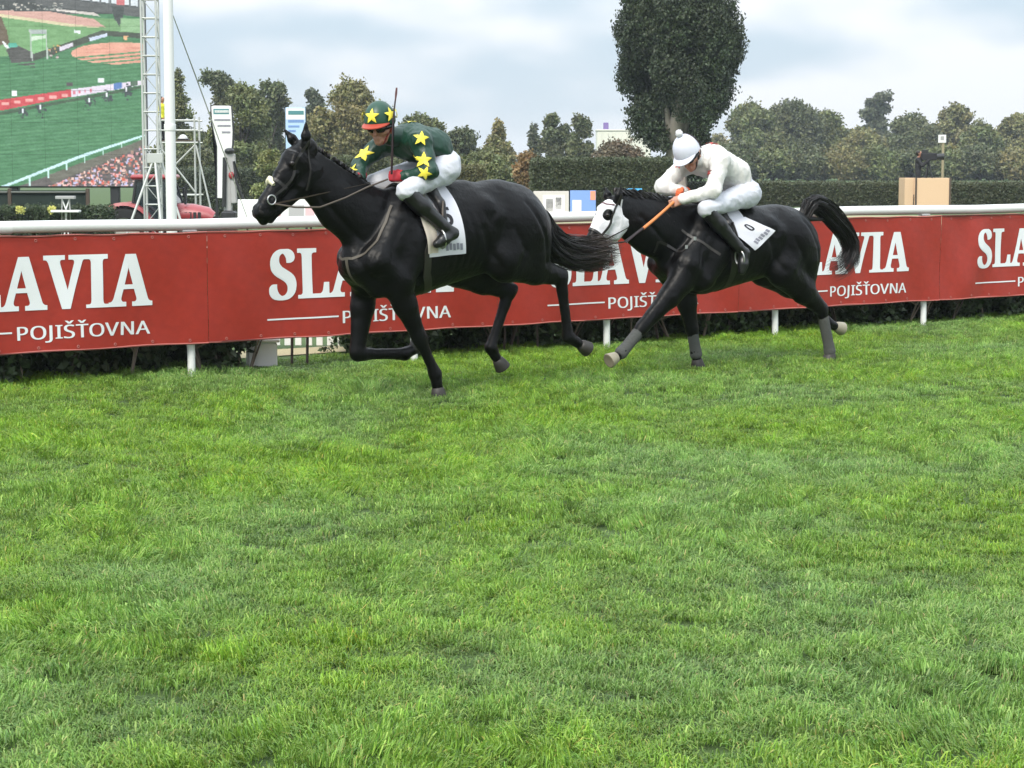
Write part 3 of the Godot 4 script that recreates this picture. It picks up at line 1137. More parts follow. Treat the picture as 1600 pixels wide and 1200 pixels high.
func build_head(parent: Node3D, eye: Vector3, r: float) -> void:
	var e := Shape.new()
	e.ball(eye, Vector3.ONE * r)
	put("eye", e, mats.eye, parent)


func nostrils(t: Node3D, poll: Vector3, muzzle: Vector3, h: Array) -> void:
	var d := (muzzle - poll).normalized()
	var l := poll.distance_to(muzzle)
	var n := Vector3(-d.y, d.x, 0)
	if n.x < 0.0: n = -n
	for s in [-1.0, 1.0]:
		var p := snap(poll + d * l * 0.985 + n * l * -0.05 + Vector3(0, 0, s * l * 0.15), h, 0.0)
		var g := slope(p, h)
		var x := g.cross(n).normalized()
		var m := Shape.new()
		m.ball(p, Vector3(0.013, 0.006, 0.022), Basis(x, g, x.cross(g)), 6, 12)
		put("nostril", m, mats.nostril, t)


func carve(m: Shape, shift: Vector2, scale_: Vector2) -> Shape:      # the furrows between the muscles, the jugular groove, the ribs
	var lines := [[[0.22, 1.42], [0.10, 1.15], [0.24, 0.93], 0.030, 0.016], [[0.40, 1.58], [0.60, 1.28], [0.70, 1.08], 0.030, 0.014], [[-0.34, 1.30], [-0.42, 1.12], [-0.50, 1.00], 0.035, 0.016], [[-0.76, 1.50], [-0.93, 1.22], [-0.97, 1.02], 0.022, 0.012], [[0.64, 1.20], [0.82, 1.36], [1.02, 1.56], 0.024, 0.012], [[-0.56, 1.60], [-0.46, 1.44], [-0.40, 1.36], 0.03, 0.010], [[0.40, 1.36], [0.50, 1.20], [0.52, 1.08], 0.02, 0.009], [[-0.62, 1.30], [-0.72, 1.12], [-0.66, 0.98], 0.026, 0.009]]
	for i in 6: lines.append([[0.02 - i * 0.075, 1.42], [-0.05 - i * 0.075, 1.22], [-0.03 - i * 0.07, 1.02], 0.018, 0.0035])
	m.smooth()
	for i in m.v.size():
		var p := Vector2(m.v[i].x, m.v[i].y)
		var face := smoothstep(0.2, 0.7, absf(m.n[i].z))
		if face <= 0.0: continue
		var deep := 0.0
		for l in lines:
			for k in 2:
				var a := Vector2(l[k][0], l[k][1]) * scale_ + shift
				var b := Vector2(l[k + 1][0], l[k + 1][1]) * scale_ + shift
				var q := Geometry2D.get_closest_point_to_segment(p, a, b)
				var d: float = q.distance_squared_to(p) / (l[3] * l[3])
				if d < 5.0: deep = maxf(deep, l[4] * exp(-d))
		m.v[i] -= m.n[i] * deep * face
	return m


func leading_horse() -> void:
	var t := thing("racehorse", "black racehorse in the lead, mouth at the bit, with white saddle cloth number 5", "horse", Vector3(-0.647, 0, -15.83), PI + RUN, "galloping black racehorses")
	var b := []
	b.append(Bone.new(Vector3(0.22, 1.20, 0), Vector3(-0.35, 1.27, 0), 0.42, 0.355, 0.70, 0.08))     # barrel
	b.append(Bone.new(Vector3(-0.35, 1.33, 0), Vector3(-0.78, 1.36, 0), 0.31, 0.29, 0.86, 0.08))     # loins
	b.append(Bone.new(Vector3(-0.62, 1.42, 0), Vector3(-0.96, 1.29, 0), 0.25, 0.20, 0.9, 0.08))      # croup
	b.append(Bone.new(Vector3(0.25, 1.52, 0), Vector3(-0.30, 1.56, 0), 0.11, 0.10, 0.8, 0.08))       # spine
	b.append(Bone.new(Vector3(0.42, 1.12, 0), Vector3(0.58, 1.08, 0), 0.29, 0.20, 0.82, 0.07))       # chest
	chain(b, [Vector3(0.40, 1.29, 0), Vector3(0.79, 1.49, 0), Vector3(1.05, 1.72, 0)], [0.30, 0.19, 0.155], 0.54, 0.08)   # neck
	b.append(Bone.new(Vector3(0.48, 1.57, 0), Vector3(1.03, 1.86, 0), 0.04, 0.04, 0.8, 0.06))        # crest
	b.append(Bone.new(Vector3(0.62, 1.18, 0), Vector3(1.02, 1.58, 0), 0.07, 0.05, 0.8, 0.05))        # windpipe
	for s in [-1.0, 1.0]:
		b.append(Bone.new(Vector3(0.26, 1.48, s * 0.12), Vector3(0.58, 1.08, s * 0.175), 0.10, 0.115, 1.0, 0.05))     # shoulder blade
		b.append(Bone.new(Vector3(0.58, 1.08, s * 0.175), Vector3(0.40, 0.92, s * 0.18), 0.11, 0.105, 1.0, 0.05))     # upper arm
		b.append(Bone.new(Vector3(0.24, 1.22, s * 0.20), Vector3(0.37, 0.95, s * 0.19), 0.10, 0.10, 1.0, 0.05))       # triceps
		b.append(Bone.new(Vector3(0.64, 1.02, s * 0.085), Vector3(0.52, 0.88, s * 0.09), 0.105, 0.09, 1.0, 0.035))    # breast
		b.append(Bone.new(Vector3(-0.74, 1.33, s * 0.14), Vector3(-0.88, 1.10, s * 0.15), 0.225, 0.17, 0.75, 0.07))   # quarters
		b.append(Bone.new(Vector3(-0.40, 1.47, s * 0.19), Vector3(-0.48, 1.40, s * 0.2), 0.07, 0.08, 1.0, 0.06))      # point of the hip
	var near_fore := [Vector3(0.40, 0.88, -0.175), Vector3(0.19, 0.482, -0.15), Vector3(0.029, 0.191, -0.13), Vector3(0.006, 0.08, -0.13), Vector3(-0.006, -0.005, -0.13)]
	var off_fore := [Vector3(0.47, 0.90, 0.165), Vector3(0.561, 0.353, 0.15), Vector3(0.132, 0.33, 0.14), Vector3(0.036, 0.365, 0.14), Vector3(-0.006, 0.418, 0.14)]
	var near_hind := [Vector3(-0.64, 1.05, -0.17), Vector3(-1.189, 0.891, -0.14), Vector3(-1.277, 0.412, -0.13), Vector3(-1.376, 0.355, -0.13), Vector3(-1.483, 0.297, -0.13)]
	var off_hind := [Vector3(-0.38, 1.00, 0.16), Vector3(-0.871, 0.777, 0.13), Vector3(-0.685, 0.338, 0.12), Vector3(-0.736, 0.258, 0.12), Vector3(-0.806, 0.166, 0.12)]
	leg(b, near_fore, false)
	leg(b, off_fore, false)
	leg(b, near_hind, true)
	leg(b, off_hind, true)
	b.append(Bone.new(Vector3(-0.80, 1.28, -0.14), Vector3(-0.60, 1.07, -0.165), 0.23, 0.175, 0.75, 0.07))
	b.append(Bone.new(Vector3(-0.90, 1.18, -0.14), Vector3(-0.90, 1.00, -0.15), 0.16, 0.10, 0.75, 0.06))
	b.append(Bone.new(Vector3(-0.70, 1.26, 0.14), Vector3(-0.38, 1.02, 0.16), 0.22, 0.15, 0.75, 0.07))
	b.append(Bone.new(Vector3(-0.80, 1.15, 0.14), Vector3(-0.62, 0.95, 0.15), 0.15, 0.10, 0.75, 0.06))
	var poll := Vector3(1.13, 1.965, 0)
	var muzzle := Vector3(1.545, 1.465, 0)
	var h := head_bones(poll, muzzle)
	ear(h, Vector3(1.125, 1.94, 0.065), Vector3(1.205, 2.048, 0.1))
	ear(h, Vector3(1.125, 1.94, -0.065), Vector3(1.129, 2.098, -0.075))
	var m := Shape.new()
	skin(m, b, 0.0135)
	skin(m, h, 0.0065)
	rumple(carve(m, Vector2(0, 0), Vector2(1, 1)), 3, 6.0, 0.003, Vector3(1, 1.6, 1))
	put("body", m, mats.coat, t)
	var all := b + h
	build_head(t, snap(Vector3(1.30, 1.815, -0.2), h, -0.010), 0.021)
	build_head(t, snap(Vector3(1.30, 1.815, 0.2), h, -0.010), 0.021)
	nostrils(t, poll, muzzle, h)
	hoof(t, near_fore[3], near_fore[4], mats.hoof, mats.hoof)
	hoof(t, off_fore[3], off_fore[4], mats.hoof, mats.hoof)
	hoof(t, near_hind[3], near_hind[4], mats.hoof, mats.sole)
	hoof(t, off_hind[3], off_hind[4], mats.hoof, mats.sole)
	var r := RandomNumberGenerator.new()
	r.seed = 11
	var tail := [Vector3(-1.00, 1.46, 0), Vector3(-1.127, 1.345, 0), Vector3(-1.179, 1.205, 0), Vector3(-1.337, 1.098, 0), Vector3(-1.573, 1.071, 0.02), Vector3(-1.776, 1.076, 0.02), Vector3(-1.899, 1.083, 0.02)]
	var core := Shape.new()
	core.tube(tail.slice(0, 5), [0.05, 0.055, 0.062, 0.07, 0.03], 10)
	put("dock", core.smooth(), mats.hair_core, t)
	var hair := Shape.new()
	hair.colored = true
	ribbons(hair, tail, [0.045, 0.065, 0.095, 0.125, 0.14, 0.14, 0.11], 1900, 0.006, [0.55, 1.0], r, Color(0.010, 0.009, 0.009), Color(0.050, 0.034, 0.027))
	put("tail", hair, mats.hair, t)
	var mane := Shape.new()
	mane.colored = true
	for i in 110:
		var q := r.randf()
		var p := Vector3(0.50, 1.615, 0).lerp(Vector3(1.10, 1.965, 0), q) + Vector3(0, 0.015 * sin(q * PI), r.randfn() * 0.010 + 0.01)
		var lie := Vector3(-0.25, -0.6, 0.6).normalized()
		ribbons(mane, [p, p + Vector3(-0.01, 0.018, lie.z * 0.02), p + lie * 0.06, p + lie * 0.12 + Vector3(0, -0.02, 0)], [0.008, 0.012, 0.016, 0.02], 3, 0.014, [0.6, 1.0], r, Color(0.014, 0.012, 0.012))
	put("mane", mane, mats.hair, t)
	# bridle, reins and breastplate
	var bit := snap(Vector3(1.426, 1.546, -0.1), h, 0.012)
	var bridle := Node3D.new()
	bridle.name = "bridle"
	t.add_child(bridle, true)
	strap(bridle, "cheek_strap", [Vector3(1.11, 1.97, -0.09), Vector3(1.20, 1.84, -0.15), Vector3(1.28, 1.68, -0.15), bit], 0.018, mats.leather, h)
	strap(bridle, "browband", [Vector3(1.19, 1.90, -0.12), Vector3(1.27, 1.95, -0.06), Vector3(1.27, 1.95, 0.06), Vector3(1.19, 1.90, 0.12)], 0.018, mats.leather, h)
	strap(bridle, "noseband", [Vector3(1.27, 1.60, -0.09), Vector3(1.40, 1.70, -0.10), Vector3(1.48, 1.76, 0.0), Vector3(1.40, 1.70, 0.1)], 0.022, mats.leather, h)
	strap(bridle, "throat_lash", [Vector3(1.11, 1.93, -0.10), Vector3(1.10, 1.76, -0.14), Vector3(1.13, 1.60, -0.10)], 0.012, mats.leather, all)
	var ring := Shape.new()
	var circle := []
	for i in 17: circle.append(bit + Vector3(cos(TAU * i / 16.0) * 0.034, sin(TAU * i / 16.0) * 0.034, 0.0))
	ring.tube(circle, [0.005], 6, 1.0, false)
	put("bit_ring", ring, mats.steel, bridle)
	var fleece := Shape.new()
	var arc := []
	for i in 9:
		var w := lerpf(-1.3, 1.3, i / 8.0)
		arc.append(snap(Vector3(1.405, 1.665, 0) + Vector3(0.77, 0.64, 0) * cos(w) * 0.16 + Vector3(0, 0, sin(w) * 0.16), h, 0.010))
	fleece.tube(arc, [0.010, 0.016, 0.019, 0.021, 0.022, 0.021, 0.019, 0.016, 0.010], 10)
	put("sheepskin_noseband", rumple(fleece, 8, 40.0, 0.008), mats.fleece, bridle)
	strap(t, "rein", [bit + Vector3(-0.02, -0.03, 0), Vector3(1.256, 1.485, -0.13), Vector3(1.068, 1.483, -0.16), Vector3(0.84, 1.551, -0.15), Vector3(0.63, 1.629, -0.13), Vector3(0.44, 1.685, -0.11)], 0.014, mats.rein, [])
	strap(t, "breastplate", [Vector3(0.472, 1.533, -0.2), Vector3(0.562, 1.411, -0.24), Vector3(0.665, 1.299, -0.24), Vector3(0.764, 1.177, -0.2), Vector3(0.798, 1.108, -0.12), Vector3(0.819, 1.09, 0), Vector3(0.777, 1.132, 0.14), Vector3(0.45, 1.45, 0.25)], 0.020, mats.strap, all)
	strap(t, "chest_strap", [Vector3(0.782, 1.096, -0.05), Vector3(0.739, 0.922, -0.05), Vector3(0.659, 0.812, -0.03), Vector3(0.468, 0.735, 0)], 0.024, mats.strap, all)
	# saddle, its cloth and girth
	var cloth := cloth_over(b, 1.25, [0.19, 0.40], [-0.175, -0.02], 2.05, -1.8, 0.013)
	put("saddle_cloth", sheet(Shape.new(), cloth, 22, 44), mats.number_cloth, t)
	var five := Shape.new()
	var onto := func(q: Vector2) -> Vector3: return (cloth_over(b, 1.25, [0.19, 0.40], [-0.175, -0.02], 2.05, -1.8, 0.0165)).call(q)
	var glyph := letters("5", "Droid Sans", true)
	var flip := PackedVector2Array()
	for q: Vector2 in glyph[0]: flip.append(q)
	lay_print(five, flip, Rect2(0.50, 0.20, 0.27, 0.125), 0.02, onto)
	put("number", five, mats.ink, t)
	var words := Shape.new()
	for i in 5: lay_print(words, bar(0, 0, 1, 1), Rect2(0.46 + i * 0.095, 0.030 + 0.004 * (i % 2), 0.07, 0.045), 0.02, onto)
	put("lettering", words, mats.faint_ink, t, Vector3.ZERO, "stuff")
	var pad := cloth_over(b, 1.25, [0.215, 0.39], [0.11, 0.20], 1.95, -1.6, 0.022)
	put("saddle_pad", sheet(Shape.new(), pad, 8, 36), mats.pad, t)
	var seat := []
	chain(seat, [Vector3(0.20, 1.70, 0), Vector3(0.05, 1.675, 0), Vector3(-0.14, 1.71, 0)], [0.045, 0.035, 0.04], 2.2, 0.03)
	for s in [-1.0, 1.0]: chain(seat, [Vector3(0.09, 1.63, s * 0.14), Vector3(0.06, 1.50, s * 0.25), Vector3(0.05, 1.36, s * 0.305)], [0.05, 0.035, 0.02], 1.0, 0.03)
	put("saddle", rumple(skin(Shape.new(), seat, 0.012), 5, 8.0, 0.002), mats.saddle, t)
	strap(t, "girth", [Vector3(0.171, 1.243, -0.31), Vector3(0.201, 1.133, -0.31), Vector3(0.179, 0.961, -0.25), Vector3(0.067, 0.825, -0.05), Vector3(-0.02, 0.80, 0.12)], 0.07, mats.dark_leather, b, 0.006)
	for s in [-1.0, 1.0]:
		var iron := Shape.new()
		var c := Vector3(0.10, 1.235, s * 0.325)
		strap(t, "stirrup_leather", [Vector3(0.06, 1.52, s * 0.29), Vector3(0.09, 1.40, s * 0.325), c + Vector3(0, 0.075, 0)], 0.018, mats.rein, [])
		var loop := []
		for i in 13: loop.append(c + Vector3(0.01 * cos(TAU * i / 12.0), 0.072 * cos(TAU * i / 12.0), 0.058 * sin(TAU * i / 12.0)))
		iron.tube(loop, [0.007], 6, 1.0, false)
		put("stirrup", iron, mats.steel, t)


func following_horse() -> void:
	var t := thing("racehorse", "black racehorse in white hood and grey leg boots, following the leader", "horse", Vector3(1.718, 0, -17.975), PI + RUN, "galloping black racehorses")
	var b := []
	b.append(Bone.new(Vector3(0.08, 1.04, 0), Vector3(-0.50, 1.09, 0), 0.375, 0.325, 0.74, 0.08))
	b.append(Bone.new(Vector3(-0.50, 1.13, 0), Vector3(-0.92, 1.15, 0), 0.28, 0.265, 0.88, 0.08))
	b.append(Bone.new(Vector3(-0.78, 1.20, 0), Vector3(-1.10, 1.11, 0), 0.225, 0.19, 0.9, 0.08))
	b.append(Bone.new(Vector3(0.22, 1.33, 0), Vector3(-0.45, 1.31, 0), 0.11, 0.09, 0.8, 0.08))
	b.append(Bone.new(Vector3(0.22, 0.98, 0), Vector3(0.38, 0.96, 0), 0.27, 0.185, 0.84, 0.07))
	chain(b, [Vector3(0.24, 1.15, 0), Vector3(0.66, 1.26, 0), Vector3(0.97, 1.365, 0)], [0.285, 0.225, 0.165], 0.52, 0.08)
	b.append(Bone.new(Vector3(0.38, 1.41, 0), Vector3(1.00, 1.49, 0), 0.05, 0.045, 0.8, 0.06))
	b.append(Bone.new(Vector3(0.44, 1.0, 0), Vector3(0.92, 1.22, 0), 0.07, 0.05, 0.8, 0.05))
	for s in [-1.0, 1.0]:
		b.append(Bone.new(Vector3(0.10, 1.30, s * 0.12), Vector3(0.40, 0.95, s * 0.17), 0.10, 0.112, 1.0, 0.05))
		b.append(Bone.new(Vector3(0.40, 0.95, s * 0.17), Vector3(0.26, 0.80, s * 0.175), 0.105, 0.10, 1.0, 0.05))
		b.append(Bone.new(Vector3(0.06, 1.08, s * 0.20), Vector3(0.20, 0.82, s * 0.18), 0.10, 0.095, 1.0, 0.05))
		b.append(Bone.new(Vector3(0.44, 0.90, s * 0.08), Vector3(0.34, 0.78, s * 0.085), 0.095, 0.085, 1.0, 0.035))
		b.append(Bone.new(Vector3(-0.88, 1.14, s * 0.135), Vector3(-1.02, 0.95, s * 0.145), 0.205, 0.16, 0.78, 0.07))
		b.append(Bone.new(Vector3(-0.56, 1.26, s * 0.18), Vector3(-0.64, 1.20, s * 0.19), 0.065, 0.075, 1.0, 0.06))
	var near_fore := [Vector3(0.44, 0.80, -0.17), Vector3(0.879, 0.418, -0.15), Vector3(1.077, 0.226, -0.135), Vector3(1.135, 0.185, -0.13), Vector3(1.226, 0.152, -0.13)]
	var off_fore := [Vector3(0.14, 0.72, 0.155), Vector3(0.064, 0.35, 0.13), Vector3(0.025, 0.144, 0.12), Vector3(0.009, 0.075, 0.12), Vector3(-0.008, -0.006, 0.12)]
	var near_hind := [Vector3(-0.76, 0.86, -0.165), Vector3(-1.273, 0.478, -0.14), Vector3(-1.401, 0.107, -0.12), Vector3(-1.41, 0.053, -0.12), Vector3(-1.387, -0.004, -0.12)]
	var off_hind := [Vector3(-0.84, 0.86, 0.155), Vector3(-1.428, 0.551, 0.13), Vector3(-1.625, 0.328, 0.13), Vector3(-1.71, 0.294, 0.13), Vector3(-1.821, 0.259, 0.13)]
	leg(b, near_fore, false)
	leg(b, off_fore, false)
	leg(b, near_hind, true)
	leg(b, off_hind, true)
	b.append(Bone.new(Vector3(0.40, 0.92, -0.17), near_fore[0].lerp(near_fore[1], 0.3), 0.11, 0.075, 0.9, 0.06))
	b.append(Bone.new(Vector3(-0.92, 1.10, -0.13), Vector3(-0.76, 0.88, -0.16), 0.20, 0.15, 0.78, 0.07))
	b.append(Bone.new(Vector3(-1.06, 1.02, -0.13), Vector3(-1.08, 0.80, -0.145), 0.15, 0.095, 0.78, 0.06))
	b.append(Bone.new(Vector3(-0.92, 1.10, 0.13), Vector3(-0.82, 0.88, 0.15), 0.20, 0.15, 0.78, 0.07))
	b.append(Bone.new(Vector3(-1.06, 1.02, 0.13), Vector3(-1.08, 0.80, 0.14), 0.14, 0.09, 0.78, 0.06))
	var poll := Vector3(1.085, 1.515, 0)
	var muzzle := Vector3(1.455, 1.075, 0)
	var h := head_bones(poll, muzzle)
	ear(h, Vector3(1.08, 1.49, 0.055), Vector3(1.09, 1.60, 0.09))
	ear(h, Vector3(1.08, 1.49, -0.055), Vector3(1.06, 1.61, -0.075))
	var m := Shape.new()
	skin(m, b, 0.0135)
	skin(m, h, 0.0065)
	rumple(carve(m, Vector2(-0.17, -0.016), Vector2(1, 0.88)), 4, 6.0, 0.003, Vector3(1, 1.6, 1))
	put("body", m, mats.coat, t)
	var all := b + h
	var along := (muzzle - poll).normalized()
	var eye := snap(Vector3(1.235, 1.385, -0.2), h, 0.0)
	var eye2 := snap(Vector3(1.235, 1.385, 0.2), h, 0.0)
	build_head(t, eye + Vector3(0, 0, 0.014), 0.019)
	build_head(t, eye2 - Vector3(0, 0, 0.014), 0.019)
	var hood := Shape.new()
	var cut := along.dot(poll) + 0.345
	skin(hood, grown(h.slice(0, 15), 0.007), 0.007, [[along, cut], [-along, -(along.dot(poll) + 0.035)]], [[eye, 0.050], [eye2, 0.050]])
	put("hood", rumple(hood, 9, 14.0, 0.003), mats.white_cloth, t)
	nostrils(t, poll, muzzle, h)
	hoof(t, near_fore[3], near_fore[4], mats.pale_hoof, mats.sole)
	hoof(t, off_fore[3], off_fore[4], mats.hoof, mats.hoof)
	hoof(t, near_hind[3], near_hind[4], mats.hoof, mats.hoof)
	hoof(t, off_hind[3], off_hind[4], mats.pale_hoof, mats.sole)
	for q in [near_fore, off_fore, near_hind]:
		var wrap := Shape.new()
		skin(wrap, [Bone.new(q[1].lerp(q[2], 0.22), q[2].lerp(q[1], 0.12), 0.050, 0.049, 0.95, 0.01), Bone.new(q[2].lerp(q[1], 0.12), q[2].lerp(q[3], 0.25), 0.049, 0.056, 0.95, 0.01)], 0.009)
		put("leg_boot", rumple(wrap, 6, 20.0, 0.003, Vector3(1, 3, 1)), mats.boot_cloth, t)
	var r := RandomNumberGenerator.new()
	r.seed = 12
	var tail := [Vector3(-1.16, 1.31, 0), Vector3(-1.262, 1.441, 0), Vector3(-1.427, 1.392, 0), Vector3(-1.578, 1.284, 0), Vector3(-1.736, 1.151, 0.02), Vector3(-1.807, 1.007, 0.02), Vector3(-1.743, 0.878, 0.02), Vector3(-1.56, 0.812, 0.02)]
	var core := Shape.new()
	core.tube(tail.slice(0, 4), [0.055, 0.06, 0.065, 0.045], 10)
	put("dock", core.smooth(), mats.hair_core, t)
	var hair := Shape.new()
	hair.colored = true
	ribbons(hair, tail, [0.05, 0.075, 0.09, 0.09, 0.085, 0.085, 0.10, 0.11], 1300, 0.0055, [0.45, 1.0], r, Color(0.012, 0.011, 0.011))
	put("tail", hair, mats.hair, t)
	var mane := Shape.new()
	mane.colored = true
	for i in 180:
		var q := r.randf()
		var p := Vector3(0.42, 1.455, 0).lerp(Vector3(1.06, 1.545, 0), q) + Vector3(0, 0.02 * sin(q * PI) + 0.012 * sin(q * 46.0), r.randfn() * 0.01)
		var lie := Vector3(-0.5, -0.25, -0.35 if r.randf() < 0.5 else 0.4).normalized()
		ribbons(mane, [p, p + Vector3(-0.01, 0.035, lie.z * 0.01), p + lie * 0.05 + Vector3(0, 0.03, 0), p + lie * 0.10 + Vector3(0, 0.012, 0)], [0.008, 0.012, 0.016, 0.02], 3, 0.013, [0.5, 1.0], r, Color(0.012, 0.011, 0.011))
	put("mane", mane, mats.hair, t)
	var bridle := Node3D.new()
	bridle.name = "bridle"
	t.add_child(bridle, true)
	var hb := grown(h, 0.009)
	var bit := snap(Vector3(1.37, 1.12, -0.12), h, 0.014)
	strap(bridle, "cheek_strap", [Vector3(1.07, 1.54, -0.08), Vector3(1.12, 1.42, -0.14), Vector3(1.20, 1.27, -0.14), bit], 0.02, mats.leather, hb)
	strap(bridle, "browband", [Vector3(1.13, 1.47, -0.12), Vector3(1.22, 1.52, -0.06), Vector3(1.22, 1.52, 0.06), Vector3(1.13, 1.47, 0.12)], 0.014, mats.brown_strap, hb)
	strap(bridle, "throat_lash", [Vector3(1.05, 1.50, -0.10), Vector3(1.04, 1.36, -0.14), Vector3(1.08, 1.17, -0.10)], 0.018, mats.white_cloth, hb)
	strap(bridle, "noseband", [Vector3(1.22, 1.17, -0.09), Vector3(1.32, 1.25, -0.10), Vector3(1.42, 1.32, 0.0), Vector3(1.32, 1.25, 0.1)], 0.02, mats.leather, hb)
	var ring := Shape.new()
	var circle := []
	for i in 17: circle.append(bit + Vector3(cos(TAU * i / 16.0) * 0.032, sin(TAU * i / 16.0) * 0.032, 0))
	ring.tube(circle, [0.005], 6, 1.0, false)
	put("bit_ring", ring, mats.steel, bridle)
	strap(t, "rein", [bit + Vector3(-0.02, 0.0, 0), Vector3(1.082, 1.149, -0.15), Vector3(0.881, 1.269, -0.16), Vector3(0.643, 1.399, -0.13), Vector3(0.522, 1.451, -0.09)], 0.014, mats.leather, [])
	strap(t, "breastplate", [Vector3(0.588, 1.4, -0.2), Vector3(0.514, 1.318, -0.24), Vector3(0.4, 1.213, -0.26), Vector3(0.263, 1.112, -0.28), Vector3(0.122, 1.021, -0.29)], 0.022, mats.dark_leather, b)
	strap(t, "chest_strap", [Vector3(0.4, 1.213, -0.26), Vector3(0.556, 1.161, -0.24), Vector3(0.683, 1.13, -0.18), Vector3(0.664, 1.096, 0)], 0.022, mats.leather, b)
	var buckles := Shape.new()
	for q: Vector3 in [Vector3(0.5, 1.177, -0.25), Vector3(0.394, 1.208, -0.27)]:
		var c := snap(q, b, 0.012)
		buckles.at_box(c, Vector3(0.03, 0.035, 0.008), 0.003)
	put("buckles", buckles, mats.steel, t)
	var flap := func(q: Vector2, off: float) -> Vector3:       # the cloth has slipped round: its hem runs askew
		var low := Vector2(-0.315, 1.70).lerp(Vector2(-0.545, 1.12), q.x)
		var high := Vector2(0.02, 0.92).lerp(Vector2(-0.27, 0.60), q.x)
		var w := low.lerp(high, q.y)
		var dir := Vector3(0, cos(w.y), -sin(w.y))
		return march(Vector3(w.x, 1.08, 0) + dir * 0.72, -dir, b, off + 0.006 * sin(q.x * 8.0 + q.y * 5.0) * (1.0 - q.y), 0.7)
	var cloth := Shape.new()
	sheet(cloth, func(q: Vector2) -> Vector3: return flap.call(q, 0.016), 18, 18)
	sheet(cloth, cloth_over(b, 1.08, [0.03, 0.03], [-0.26, -0.26], 0.95, -1.3, 0.010), 10, 26)
	put("saddle_cloth", cloth, mats.number_cloth, t)
	var onto := func(q: Vector2) -> Vector3: return flap.call(q, 0.0195)
	var digit := Shape.new()
	lay_print(digit, letters("0", "Droid Sans", true)[0], Rect2(0.52, 0.48, 0.20, 0.30), 0.02, onto)
	put("number", digit, mats.ink, t)
	var words := Shape.new()
	for i in 6: lay_print(words, bar(0, 0, 1, 1), Rect2(0.22 + i * 0.12, 0.10 + 0.02 * (i % 2), 0.085, 0.13), 0.02, onto)
	put("lettering", words, mats.faint_ink, t, Vector3.ZERO, "stuff")
	var seat := []
	chain(seat, [Vector3(0.10, 1.47, 0), Vector3(-0.06, 1.44, 0), Vector3(-0.28, 1.46, 0)], [0.045, 0.035, 0.04], 2.2, 0.03)
	for s in [-1.0, 1.0]: chain(seat, [Vector3(0.0, 1.40, s * 0.13), Vector3(-0.03, 1.28, s * 0.23), Vector3(-0.05, 1.12, s * 0.29)], [0.05, 0.035, 0.02], 1.0, 0.03)
	put("saddle", rumple(skin(Shape.new(), seat, 0.012), 5, 8.0, 0.002), mats.saddle, t)
	strap(t, "girth", [Vector3(-0.05, 1.12, -0.31), Vector3(-0.08, 0.95, -0.30), Vector3(-0.10, 0.78, -0.18), Vector3(-0.10, 0.68, 0.0)], 0.075, mats.leather, b, 0.006)
	for s in [-1.0, 1.0]:
		var iron := Shape.new()
		var c := Vector3(-0.075, 0.99, s * 0.325)
		strap(t, "stirrup_leather", [Vector3(-0.03, 1.30, s * 0.28), Vector3(-0.06, 1.15, s * 0.325), c + Vector3(0, 0.075, 0)], 0.018, mats.leather, [])
		var loop := []
		for i in 13: loop.append(c + Vector3(0.01 * cos(TAU * i / 12.0), 0.072 * cos(TAU * i / 12.0), 0.058 * sin(TAU * i / 12.0)))
		iron.tube(loop, [0.007], 6, 1.0, false)
		put("stirrup", iron, mats.steel, t)


